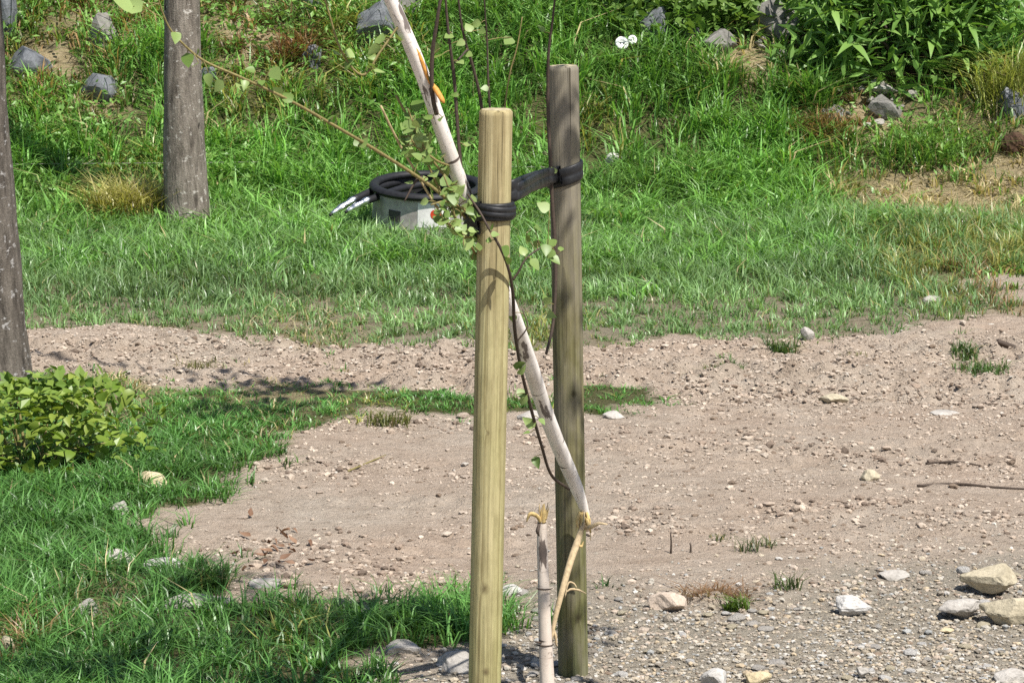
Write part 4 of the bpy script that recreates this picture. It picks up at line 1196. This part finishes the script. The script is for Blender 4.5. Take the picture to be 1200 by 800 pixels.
# ------------------------------------------------------------------ gravel and soil crumbs (uncountable)
def scatter_lumps(name, label, xs, ys, sizes, cols, mat, flat=0.65, nvar=12, sub_=1, sink=0.2):
    V0, F0 = ico(sub_)
    n = len(xs); nv = len(V0)
    var = []
    for k in range(nvar):
        rs = np.random.default_rng(900 + k)
        v = V0.copy()
        for _ in range(6):
            nn = rs.normal(size=3); nn /= np.linalg.norm(nn)
            dd = v @ nn; v = v - np.outer(np.maximum(dd - rs.uniform(0.5, 0.85), 0), nn)
        v *= (1 + 0.25 * (rs.random((nv, 1)) - 0.5))
        var.append(v)
    var = np.array(var)
    vi = RNG.integers(0, nvar, n)
    a = RNG.uniform(0, 2 * math.pi, n)
    sx = sizes * RNG.uniform(0.8, 1.35, n); sy = sizes * RNG.uniform(0.7, 1.1, n); sz = sizes * flat * RNG.uniform(0.6, 1.2, n)
    B = var[vi] * np.stack([sx, sy, sz], 1)[:, None, :] * 0.5
    ca, sa = np.cos(a)[:, None], np.sin(a)[:, None]
    xx = B[:, :, 0] * ca - B[:, :, 1] * sa; yy = B[:, :, 0] * sa + B[:, :, 1] * ca
    zz = ground_z(xs, ys)
    V = np.stack([xx + xs[:, None], yy + ys[:, None], B[:, :, 2] + (zz + sz * (0.5 - sink))[:, None]], 2).reshape(-1, 3)
    Fc = (F0[None] + (np.arange(n) * nv)[:, None, None]).reshape(-1, 3)
    me_ = mesh_np(name, V, Fc, mat, False, np.repeat(cols, nv, axis=0))
    return tag(link(name, me_), label, None, None, 'stuff')

def pts_in(n, x0, x1, y0, y1, fn):
    x = RNG.uniform(x0, x1, n); y = RNG.uniform(y0, y1, n)
    k = fn(x, y)
    return x[k], y[k]

def mixcols(n, choices, weights, var=0.18):
    c = np.array(choices)[RNG.choice(len(choices), n, p=np.array(weights) / sum(weights))]
    return np.clip(c * RNG.uniform(1 - var, 1 + var, (n, 1)), 0, 1)

jit = lambda x, y, s, sd: (x + RNG.normal(0, s, x.shape), y + RNG.normal(0, s, x.shape))
def f_gravel(x, y):
    jx, jy = jit(x, y, 0.22, 0)
    keep = RNG.random(x.shape) < np.clip(1.15 - 0.75 * (y - 5.7) + 1.6 * fbm(x * 2.4, y * 3.5, 63, 3), 0.2, 1)
    return keep & in_poly(jx, jy, P_GRAVEL) & ~in_poly(x, y, P_LEFT)
gx_, gy_ = pts_in(52000, -0.9, 1.9, 5.0, 6.9, f_gravel)
sz = np.clip(RNG.lognormal(math.log(0.0078), 0.42, len(gx_)), 0.004, 0.022)
scatter_lumps('gravel', 'fine mixed grey and tan gravel along the path', gx_, gy_, sz,
              mixcols(len(gx_), [(0.42, 0.385, 0.325), (0.27, 0.235, 0.19), (0.41, 0.35, 0.265), (0.53, 0.50, 0.455), (0.33, 0.33, 0.315), (0.46, 0.37, 0.255)], [5, 5, 6, 1.8, 2, 1.3]), M['pebble'], 0.6)
def f_soil(x, y):
    m = ~in_poly(*warp(x, y), P_LEFT) & ~in_poly(*warp(x, y), P_BACK)
    ridge = np.exp(-((y - 8.75) / 0.35) ** 2) + np.exp(-((y - 9.35) / 0.35) ** 2)
    dens = 0.25 + 0.7 * ridge + 1.3 * np.clip(fbm(x * 2.5, y * 5, 61, 3), -0.15, 0.5)
    return m & (RNG.random(x.shape) < np.clip(dens, 0.06, 1))
f_soil.free = lambda x, y: ~in_poly(*warp(x, y), P_LEFT) & ~in_poly(*warp(x, y), P_BACK)
cx_, cy_ = pts_in(110000, -1.9, 2.4, 5.4, 10.1, f_soil)
sz = np.clip(RNG.lognormal(math.log(0.0078), 0.45, len(cx_)), 0.004, 0.032)
soil_cols = mixcols(len(cx_), [(0.46, 0.38, 0.305), (0.38, 0.31, 0.245), (0.50, 0.425, 0.345), (0.20, 0.15, 0.11), (0.50, 0.46, 0.40)], [8, 5, 4, 4, 0.4])
BANDS = [((700, 510), (910, 516), 8, 150), ((715, 608), (800, 616), 9, 110), ((880, 600), (1060, 590), 5, 230), ((800, 448), (1010, 470), 9, 420), ((1010, 462), (1200, 470), 8, 260),
         ((240, 400), (540, 425), 9, 420), ((60, 410), (240, 412), 8, 260), ((320, 500), (545, 500), 6, 170), ((900, 520), (1190, 545), 7, 260), ((560, 505), (640, 510), 6, 90), ((360, 640), (540, 690), 12, 260),
         ((560, 430), (700, 440), 8, 200), ((300, 545), (420, 560), 9, 130), ((1060, 600), (1200, 615), 8, 120), ((300, 640), (350, 690), 8, 90)]
ex, ey = [], []
for (p0, p1, w_, m_) in BANDS:
    (a0_, b0_), (a1_, b1_) = gp(*p0), gp(*p1)
    u = RNG.random(m_)
    k_ = ppm((b0_ + b1_) / 2)
    ex += list(a0_ + (a1_ - a0_) * u + RNG.normal(0, 6 / k_, m_))
    ey += list(b0_ + (b1_ - b0_) * u + RNG.normal(0, w_ / k_ * 5, m_))
ex, ey = np.array(ex), np.array(ey)
okb = f_soil.free(ex, ey)
ex, ey = ex[okb], ey[okb]
cx_ = np.concatenate([cx_, ex]); cy_ = np.concatenate([cy_, ey])
sz = np.concatenate([sz, np.clip(RNG.lognormal(math.log(0.0125), 0.45, len(ex)), 0.005, 0.034)])
soil_cols = np.vstack([soil_cols, mixcols(len(ex), [(0.40, 0.32, 0.25), (0.28, 0.215, 0.165), (0.17, 0.13, 0.10), (0.47, 0.39, 0.31)], [5, 4, 2.5, 3])])
scatter_lumps('soil_crumbs', 'loose crumbs and clods of tan soil', cx_, cy_, sz,
              soil_cols, M['clod'], 0.6, 12, 1, 0.34)

# ------------------------------------------------------------------ grass (uncountable)
def blades(name, label, x, y, h, wdt, col, lean=0.35, bend=0.5, lean_dir=None, mat=None, zoff=-0.01, obj=True, parent=None, z=None):
    n = len(x)
    if z is None: z = ground_z(x, y)
    a = RNG.uniform(0, 2 * math.pi, n)
    if lean_dir is not None:
        a = lean_dir + RNG.normal(0, 0.9, n)
    ln = np.abs(RNG.normal(lean, lean * 0.5, n))
    d = np.stack([np.cos(a), np.sin(a)], 1)
    face = a + RNG.choice([-1, 1], n) * (math.pi / 2) + RNG.normal(0, 0.5, n)
    s = np.stack([np.cos(face), np.sin(face)], 1) * (wdt * 0.5)[:, None]
    b0 = np.stack([x, y, z + zoff], 1)
    mx = 0.55
    mid = b0 + np.column_stack([d * (ln * h * mx * 0.6)[:, None], h * mx])
    tip = b0 + np.column_stack([d * (ln * h * (1 + bend))[:, None], h * (1 - 0.25 * np.minimum(ln, 1.2))])
    s3 = np.column_stack([s, np.zeros(n)])
    V = np.stack([b0 - s3, b0 + s3, mid - s3 * 0.85, mid + s3 * 0.85, tip], 1).reshape(-1, 3)
    k = np.arange(n) * 5
    Fs = np.vstack([np.stack([k, k + 1, k + 3], 1), np.stack([k, k + 3, k + 2], 1), np.stack([k + 2, k + 3, k + 4], 1)])
    me_ = mesh_np(name, V, Fs, mat or M['grass'], True, np.repeat(col, 5, axis=0))
    if not obj: return me_
    return tag(link(name, me_, parent), label, None, None, 'stuff')

def tufts(x, y, per, spread):
    """pull blades together into tufts; returns new places, outward direction and a per-tuft random number"""
    n = len(x); m = max(n // per, 1)
    c = RNG.integers(0, n, m)
    t = np.arange(n) % m
    a = RNG.uniform(0, 2 * math.pi, n); r = np.abs(RNG.normal(0, spread, n))
    u = RNG.random(m)
    return x[c][t] + r * np.cos(a), y[c][t] + r * np.sin(a), a, u[t]

def grass_col(x, y, base, vary=0.22, drymul=1.0, warm=0.5):
    n = len(x)
    t = fbm(x * 1.7, y * 2.2, 71, 4)[:, None]
    c = np.array(base)[None] * (1 + 0.9 * t)
    c = c * RNG.uniform(1 - vary, 1 + vary, (n, 1))
    yl = np.clip(RNG.normal(0.12, 0.18, n) + 0.5 * fbm(x * 3, y * 3, 73, 3), 0, 0.8)[:, None] * warm
    c = c * (1 - yl) + np.array([0.27, 0.34, 0.08])[None] * yl
    d0, d1, d2 = dry_fields(x, y)
    r = RNG.random(n)
    m0 = (r < d0 * 0.85 * drymul)[:, None]; m1 = ((r < d1 * 0.8 * drymul))[:, None]; m2 = (r < d2 * 0.75 * drymul)[:, None]
    lone = (RNG.random(n) < 0.012)[:, None]
    c = np.where(m2, np.array([0.30, 0.30, 0.09])[None] * RNG.uniform(0.7, 1.25, (n, 1)), c)
    c = np.where(m0 | lone, np.array([0.47, 0.39, 0.21])[None] * RNG.uniform(0.6, 1.2, (n, 1)), c)
    c = np.where(m1, np.array([0.32, 0.21, 0.10])[None] * RNG.uniform(0.6, 1.3, (n, 1)), c)
    return np.clip(c, 0.005, 0.8)

# keep blades off the stones that stand in the grass
CLEAR = [(gp(px, py), wp / 2) for (px, py, wp, hp, *_r) in big]
def not_on_stone(x, y, f=0.42):
    m = np.ones(x.shape, bool)
    for ((sx_, sy_), hw) in CLEAR:
        r_ = hw / ppm(sy_) * f
        m &= ~(((x - sx_) / r_) ** 2 + ((y - sy_ - r_ * 0.5) / (r_ * 1.0)) ** 2 < 1)
    for (sx_, sy_) in CHIPS: m &= ((x - sx_) ** 2 + (y - sy_) ** 2 > 0.05 ** 2)
    return m
def in_tub(x, y):
    return (x - tub.location.x) ** 2 + (y - tub.location.y) ** 2 < (TR * 0.97) ** 2

# 1 tall grass on the bank
def f_bank(x, y):
    edge = 10.9 + 1.6 * fbm(x * 1.6, y * 0.6, 81, 3) + RNG.normal(0, 0.25, x.shape)
    thin = 0.35 + 1.6 * np.clip(fbm(x * 2.6, y * 2.6, 83, 3) + 0.32, 0, 1)
    d0, d1, d2 = dry_fields(x, y)
    thin = thin * (1 - 0.45 * d0 - 0.35 * d1)
    return (y > edge) & not_on_stone(x, y) & (RNG.random(x.shape) < thin * 0.9) & ~in_tub(x, y)
x, y = pts_in(180000, -3.5, 3.5, 10.3, 15.6, f_bank)
x, y, oa, tu = tufts(x, y, 16, 0.030)
n = len(x)
up = np.clip((y - 10.7) / 2.2, 0.2, 1)
clump = 0.75 + 1.0 * np.clip(fbm(x * 2.2, y * 2.2, 85, 3) + 0.2, 0, 1)
right_short = 1 - 0.45 * np.clip((x - 1.1) / 0.6, 0, 1)
h = (0.045 + 0.115 * up * clump * right_short) * RNG.uniform(0.55, 1.25, n) * (0.7 + 0.65 * tu)
d0, d1, d2 = dry_fields(x, y)
h *= (1 - 0.45 * d0 - 0.3 * d1 - 0.2 * d2)
ld = oa
h *= np.where((np.abs(x - tub.location.x) < 0.34) & (y < tub.location.y) & (y > tub.location.y - 0.7), 0.42, 1.0)
blades('bank_grass', 'tall bright green grass covering the bank', x, y, h, RNG.uniform(0.005, 0.0125, n), grass_col(x, y, (0.155, 0.325, 0.07), 0.32, 1.0, 0.4) * (0.55 + 0.95 * tu)[:, None], 0.6, 0.8, ld)
def f_cover(x, y):
    return not_on_stone(x, y) & ~in_tub(x, y) & (RNG.random(x.shape) < np.clip(0.25 + 2.2 * fbm(x * 2.0, y * 2.4, 89, 3) - 0.25 * np.clip(x, 0, 2), 0, 1))
x, y = pts_in(60000, -3.4, 3.4, 11.6, 15.4, f_cover)
zc = ground_z(x, y) + RNG.uniform(0.02, 0.13, len(x)) * np.clip((y - 11.2) / 1.5, 0.3, 1)
tag(link('ground_cover', foliage_np('ground_cover', np.stack([x, y, zc], 1), 0.036, M['crown'], (0.13, 0.28, 0.05), (0.25, 0.42, 0.10), 0.5, 0.5)),
    'small broad weed leaves mixed into the bank grass', None, None, 'stuff')
# flattened hay on the dry places
def f_hay(x, y):
    d0, d1, d2 = dry_fields(x, y)
    return (RNG.random(x.shape) < d0 * 0.9) & (y > 9.8) & not_on_stone(x, y)
x, y = pts_in(60000, -3.0, 3.4, 9.8, 15.2, f_hay)
n = len(x)
blades('hay', 'flattened pale dry grass lying on the slope', x, y, RNG.uniform(0.02, 0.07, n), RNG.uniform(0.003, 0.007, n),
       np.clip(np.array([[0.58, 0.50, 0.31]]) * RNG.uniform(0.6, 1.15, (n, 1)), 0, 1), 1.9, 0.6)
# 2 short mown grass in front of the bank
def f_verge(x, y):
    wx, wy = warp(x, y)
    jx, jy = jit(wx, wy, np.where(RNG.random(x.shape) < 0.12, 0.16, 0.04), 0)
    d0, d1, d2 = dry_fields(x, y)
    thin = 0.9 + 0.9 * fbm(x * 3, y * 4, 91, 3) - 0.4 * d0
    return in_poly(jx, jy, P_BACK) & ~in_poly(jx, jy, P_EARTH) & (y < 12.4) & not_on_stone(x, y) & (RNG.random(x.shape) < thin)
x, y = pts_in(170000, -3.2, 3.2, 9.0, 12.4, f_verge)
x, y, oa, tu = tufts(x, y, 14, 0.020)
n = len(x)
h = (0.6 + 0.8 * tu) * (0.028 + 0.055 * np.clip((y - 9.6) / 1.6, 0, 1) + 0.05 * np.clip(fbm(x * 2, y * 3, 93, 3), 0, 1)) * RNG.uniform(0.5, 1.3, n)
blades('mown_grass', 'short blue-green grass strip between the soil and the bank', x, y, h, RNG.uniform(0.003, 0.006, n), grass_col(x, y, (0.175, 0.295, 0.115), 0.32, 0.9, 0.4) * (0.62 + 0.8 * tu)[:, None], 0.5, 0.5, oa)
# 3 near grass on the left and the strip that crosses behind the stakes
def f_near(x, y):
    wx, wy = warp(x, y)
    jx, jy = jit(wx, wy, np.where(RNG.random(x.shape) < 0.10, 0.12, 0.025), 0)
    d0, d1, d2 = dry_fields(x, y)
    thin = 0.72 + 2.2 * fbm(x * 3.6, y * 3.6, 95, 4) - 0.5 * d0 - 0.4 * d1
    thin = np.where(y > 8.2, thin * 0.8 + 0.1, thin + 0.2)
    return in_poly(jx, jy, P_LEFT) & not_on_stone(x, y, 0.7) & (RNG.random(x.shape) < thin)
x, y = pts_in(340000, -2.8, 0.7, 4.8, 9.3, f_near)
x, y, oa, tu = tufts(x, y, 16, 0.018)
n = len(x)
h = (0.6 + 0.75 * tu) * (0.027 + 0.042 * np.clip((8.6 - y) / 1.5, 0, 1)) * (0.75 + 1.0 * np.clip(fbm(x * 3, y * 3, 97, 3) + 0.1, 0, 1)) * RNG.uniform(0.5, 1.25, n)
blades('near_grass', 'lush green grass around the leafy plant and in front of the soil', x, y, h, RNG.uniform(0.0026, 0.0058, n), grass_col(x, y, (0.10, 0.235, 0.056), 0.36, 0.7, 0.3) * (0.5 + 1.0 * tu)[:, None], 0.55, 0.7, oa)

# tufts that stand alone on the soil
def tuft(px, py, wpx, hpx, nb, label, col, category='grass tuft', name='grass_tuft', group=None, bw=(0.002, 0.0045), lean=0.6):
    gx0, gy0 = gp(px, py)
    s = 1 / ppm(gy0)
    r = wpx * s * 0.5
    xs = np.clip(RNG.normal(0, r * 0.45, nb), -r * 0.8, r * 0.8); ys = np.clip(RNG.normal(0, r * 0.35, nb), -r * 0.6, r * 0.6)
    z = ground_z(xs + gx0, ys + gy0) - ground_z(gx0, gy0)
    hh = hpx * s * RNG.uniform(0.4, 1.15, nb)
    cc = np.clip(np.array(col)[None] * RNG.uniform(0.6, 1.4, (nb, 1)), 0, 1)
    cc[RNG.random(nb) < 0.08] = (0.38, 0.31, 0.16)
    me_ = blades(name, None, xs, ys, hh, RNG.uniform(*bw, nb), cc, lean, 0.7, None, None, -0.004, False, None, z)
    o = link(name, me_); o.location = (gx0, gy0, ground_z(gx0, gy0))
    tag(o, label, category, group)
G1 = (0.10, 0.18, 0.05)
for a in [(915, 412, 44, 24, 260, 'small dark green grass tuft just off the mown edge', G1),
          (848, 436, 56, 14, 240, 'low wide grass tuft on the soil in front of the mown edge', G1),
          (1132, 418, 40, 18, 180, 'upper grass tuft of the pair on the soil', G1),
          (1150, 437, 78, 16, 300, 'lower spread-out grass tuft of the pair on the soil', G1),
          (455, 497, 60, 22, 200, 'thin yellow-green tuft on the soil crossing strip', (0.17, 0.19, 0.06)),
          (240, 692, 60, 40, 420, 'dark lush tuft at the tip of the near grass', (0.07, 0.15, 0.035)),
          (864, 716, 34, 22, 150, 'small bright green weed in front of the dry brown weed', (0.11, 0.19, 0.03)),
          (922, 690, 36, 26, 46, 'sparse upright green weed on the gravel', (0.10, 0.15, 0.05)),
          (877, 648, 40, 26, 30, 'thin spiky weed seedling on the soil', (0.12, 0.15, 0.07)),
          (903, 642, 26, 18, 24, 'tiny weed seedling beside the spiky one', (0.12, 0.15, 0.06)),
          (842, 632, 36, 12, 24, 'flat tiny weed sprouting on the soil', (0.12, 0.16, 0.06)),
          (1000, 415, 40, 8, 40, 'wispy thin grass at the soil ridge', (0.2, 0.2, 0.09)),
          (235, 430, 70, 12, 120, 'wispy yellowish grass on the soil strip', (0.2, 0.2, 0.09))]:
    tuft(*a)
tuft(838, 700, 100, 18, 240, 'dry brown flattened weed beside the pinkish slab', (0.27, 0.16, 0.085), 'weed', 'dry_weed', None, (0.002, 0.004), 1.6)
tuft(152, 262, 100, 66, 900, 'pale yellow-olive grass clump at the foot of the grey trunk', (0.50, 0.47, 0.17), 'grass clump', 'yellow_grass_clump', None, (0.004, 0.009), 0.5)
tuft(965, 165, 70, 44, 320, 'clump of brown dead grass on the bank', (0.30, 0.19, 0.08), 'grass tuft', 'dead_grass_tuft', None, (0.004, 0.008), 0.7)
tuft(346, 75, 44, 46, 260, 'reddish brown dead tuft on the bank behind the birch twig', (0.28, 0.15, 0.07), 'grass tuft', 'dead_grass_tuft', None, (0.004, 0.008), 0.6)
tuft(1180, 120, 90, 76, 500, 'tall arching yellow-green grass clump beside the lance-leaved shrub', (0.34, 0.38, 0.11), 'grass clump', 'arching_grass', None, (0.004, 0.008), 0.7)
tuft(1080, 185, 120, 44, 700, 'bright green arching grass clump on the dry slope', (0.20, 0.37, 0.08), 'grass clump', 'arching_grass', None, (0.005, 0.009), 0.8)
tuft(950, 125, 70, 50, 500, 'dense dark green clump below the lance-leaved shrub', (0.15, 0.31, 0.06), 'grass clump', 'arching_grass', None, (0.006, 0.012), 0.7)

# ------------------------------------------------------------------ leafy plants
def leafy_plant(name, label, category, base_px, rx_px, h_px, leaf_meshes, leaf_px, n_obj, n_rest, mat_rest, c1, c2, seed, depth=0.6, stems=14, up=0.8, clus=1, stem_mat='twig_green', rest_aspect=0.6):
    rr = random.Random(seed)
    gx0, gy0 = gp(*base_px)
    s = 1 / ppm(gy0)
    base = Vector((gx0, gy0 + rx_px * s * depth * 0.4, 0)); base.z = ground_z(base.x, base.y) - 0.01
    root = empty(name, base)
    tag(root, label, category)
    rx = rx_px * s; ry = rx * depth; H = h_px * s
    def spot(shell):
        while True:
            a = rr.uniform(0, 2 * math.pi); u = rr.uniform(0.0, 1.0)
            z = rr.uniform(0.08, 1.0)
            lim = math.sqrt(max(0.02, 1 - (max(z - 0.25, 0) / 0.85) ** 2)) * (0.55 + 0.75 * float(vnoise(np.array([math.cos(a) * 2.6 + z * 3 + seed]), np.array([math.sin(a) * 2.6]), seed)[0]))
            rad_ = lim * (1 - shell * (1 - u ** 0.5))
            x_, y_ = math.cos(a) * rad_ * rx, math.sin(a) * rad_ * ry
            zb = float(base_height(np.array([base.x + x_]), np.array([base.y + y_]))[0]) - base.z
            return Vector((x_, y_, zb + z * H * (0.55 + 0.5 * lim))), a
    for k in range(stems):
        p, a = spot(0.6)
        foot = Vector((p.x * 0.35, p.y * 0.35, 0)); foot.z = ground_z(base.x + foot.x, base.y + foot.y) - base.z - 0.01
        link('stem', tube_mesh('stem', smooth_path([foot, (foot + p) / 2 + Vector((0, 0, 0.1 * H)), p], 7), [0.004 * leaf_px * s / 0.03, 0.0015], 5, M[stem_mat]), root)
    i = 0
    ls = leaf_px * s
    while i < n_obj:
        p, a = spot(0.35)
        # the leaves that face the camera are the single ones
        if p.y > ry * 0.35 and rr.random() < 0.85: continue
        a0 = rr.uniform(0, 6.28)
        for c in range(clus if clus > 1 else 1):
            if i >= n_obj: break
            if clus > 1:
                az = a0 + c * 2 * math.pi / clus + rr.gauss(0, 0.25)
                yd = Vector((math.cos(az), math.sin(az), rr.uniform(-0.55, 0.35))).normalized()
                nrm = (Vector((0, 0, 1)) - yd * yd.z + Vector((rr.gauss(0, .2), rr.gauss(0, .2), 0))).normalized()
                xd = yd.cross(nrm).normalized(); nrm = xd.cross(yd)
                q = Matrix((xd, yd, nrm)).transposed().to_quaternion()
            else:
                q = rand_quat(up, rr)
            add_leaf(root, p, ls * rr.uniform(0.5, 1.35), q, leaf_meshes)
            i += 1
    cs = [spot(0.75)[0] for _ in range(n_rest)]
    if n_rest:
        tag(link('foliage', foliage_np('foliage', cs, ls * 0.95, mat_rest, c1, c2, up, rest_aspect), root), kind='stuff')
    return root

SHR = [leaf_mesh('leaf', 1.0, 0.62, M['shrub_leaf'], 4, 0.3, 0.25), leaf_mesh('leaf', 1.0, 0.72, M['shrub_leaf'], 4, 0.2, 0.4), leaf_mesh('leaf', 1.0, 0.55, M['shrub_leaf'], 4, 0.4, 0.1)]
leafy_plant('leafy_plant', 'bushy yellow-green broad-leaved plant at the foot of the dark tree trunk', 'plant', (30, 556), 142, 128, SHR, 18, 298, 900, M['crown'], (0.10, 0.19, 0.03), (0.28, 0.38, 0.07), 31, 0.8, 18, 0.9, 1, 'twig_green', 0.62)
LAN = [leaf_mesh('leaf', 1.0, 0.20, M['lance_leaf'], 5, 0.25, 0.25, 0.8), leaf_mesh('leaf', 1.0, 0.24, M['lance_leaf'], 5, 0.2, 0.35, 0.8), leaf_mesh('leaf', 1.0, 0.17, M['lance_leaf'], 5, 0.3, 0.1, 0.8)]
leafy_plant('lance_leaved_shrub', 'dense dark green shrub with long narrow leaves overhanging the bank', 'shrub', (1072, 96), 150, 135, LAN, 31, 298, 1900, M['crown'], (0.08, 0.19, 0.035), (0.22, 0.38, 0.085), 32, 0.45, 22, 0.5, 7, 'twig', 0.22)
IVY = [leaf_mesh('leaf', 1.0, 0.75, M['ivy_leaf'], 4, 0.2, 0.25), leaf_mesh('leaf', 1.0, 0.65, M['ivy_leaf'], 4, 0.3, 0.1)]
leafy_plant('round_leaved_shrub', 'low shrub with small rounded leaves hanging over the pointed rock', 'shrub', (822, 44), 120, 58, IVY, 14, 260, 1300, M['crown'], (0.09, 0.18, 0.035), (0.20, 0.32, 0.07), 33, 0.5, 14, 0.7, 1, 'twig', 0.7)

# ------------------------------------------------------------------ small things
def white_disc(px, py, Yo, dpx, label):
    x, y = gp(px, py + 10)
    c = at(px, py, y - 0.06)
    s = 1 / ppm(c.y)
    r = dpx * s * 0.5
    root = empty('white_disc', c); tag(root, label, 'plastic disc')
    root.rotation_euler = (math.radians(72), math.radians(8), math.radians(12))
    prof = [(0.0005, r * 0.20), (r * 0.45, r * 0.22), (r * 0.5, r * 0.30), (r * 0.86, r * 0.34), (r, r * 0.22), (r, -r * 0.15), (r * 0.85, -r * 0.3), (0.0005, -r * 0.3)]
    lathe('disc', prof, 28, M['white_plastic'], root)
    for sx in (-1, 1):
        lathe('hole', [(0.0003, r * 0.235), (r * 0.13, r * 0.235), (r * 0.13, r * 0.16)], 12, M['print_dark'], root).location = (sx * r * 0.22, -r * 0.05, 0)
white_disc(728.5, 51, 0, 16, 'larger round white plastic disc with two dark holes by the pointed rock')
white_disc(741, 47, 0, 11, 'smaller round white plastic disc against the pointed rock')

x, y = gp(1190, 182)
clod = link('root_ball', rock_mesh('root_ball', 611, (0.13, 0.11, 0.13), M['root_clod'], 4, 4, 0.9, 0.22))
clod.location = (x, y + 0.02, ground_z(x, y) + 0.045)
tag(clod, 'dark brown clump of earth and roots on the dry slope', 'earth clump')

DL = [leaf_mesh('dead_leaf', 1.0, 0.5, M['dead_leaf'], 4, 0.7, -0.5), leaf_mesh('dead_leaf', 1.0, 0.4, M['dead_leaf'], 4, 0.9, 0.5)]
dr = random.Random(5)
for k in range(26):
    px = dr.gauss(318, 20); py = dr.gauss(648, 13)
    g_ = gpos(px, py)
    o = bpy.data.objects.new('dead_leaf', dr.choice(DL)); COL.objects.link(o)
    s = dr.uniform(8, 17) / ppm(g_.y)
    o.scale = (s, s, s); o.location = g_ + Vector((0, 0, 0.006 + dr.uniform(0, 0.006)))
    o.rotation_euler = (dr.uniform(-0.5, 0.5), dr.uniform(-0.5, 0.5), dr.uniform(0, 6.28))
    tag(o, 'curled reddish brown dead leaf in the litter on the soil', 'dead leaf', 'dead leaves on the bare soil')

def stick(label, pts, r, mat):
    P = [gpos(*p) + Vector((0, 0, r * 0.7)) for p in pts]
    b0 = P[0].copy()
    o = link('stick', tube_mesh('stick', smooth_path([p - b0 for p in P], 18), [r, r * 0.9, r * 0.5], 6, M[mat], 0.15, 5)); o.location = b0
    tag(o, label, 'stick')
stick('long thin dark root lying across the bare soil', [(1075, 568), (1120, 567), (1160, 571), (1205, 573)], 0.004, 'twig')
stick('short dark stick near the soil ridge', [(1085, 540), (1120, 543), (1150, 541)], 0.004, 'twig')
stick('dark curved stick behind the shaded grass', [(408, 716), (440, 709), (470, 708), (492, 714)], 0.004, 'twig')
stick('dark stick at the right end of the soil ridge', [(1168, 412), (1190, 411), (1212, 409)], 0.010, 'twig')
stick('pale dry straw on the soil left of the stakes', [(408, 552), (430, 541), (452, 533)], 0.003, 'twig_green')
def sprig(label, px, py, hpx):
    g_ = gpos(px, py); s = 1 / ppm(g_.y)
    o = link('dry_stalk', tube_mesh('dry_stalk', smooth_path([Vector((0, 0, -0.005)), Vector((0.001, 0, hpx * s * .5)), Vector((-0.001, 0, hpx * s))], 6), [0.003, 0.002, 0.0015], 6, M['twig'])); o.location = g_
    tag(o, label, 'stalk')
wp_ = [at(px, py, gp(px, py + 22)[1] - 0.02) for (px, py) in ((-160, 194), (60, 192), (200, 191), (330, 190), (480, 193), (640, 196))]
w0 = wp_[0].copy()
wire = link('fence_wire', tube_mesh('fence_wire', smooth_path([p - w0 for p in wp_], 60), [0.0009, 0.0009], 5, M['tub_grey'])); wire.location = w0
tag(wire, 'thin pale fence wire strung through the grass behind the tree trunk', 'wire')
sprig('taller dry upright stalk on the soil behind the slab', 786, 649, 26)
sprig('short dry upright stalk on the soil behind the slab', 809, 648, 12)
#print('triangles', sum(sum(len(p.vertices) - 2 for p in o.data.polygons) for o in scene.objects if o.type == 'MESH' and len(o.data.polygons) < 1500) , len(scene.objects))
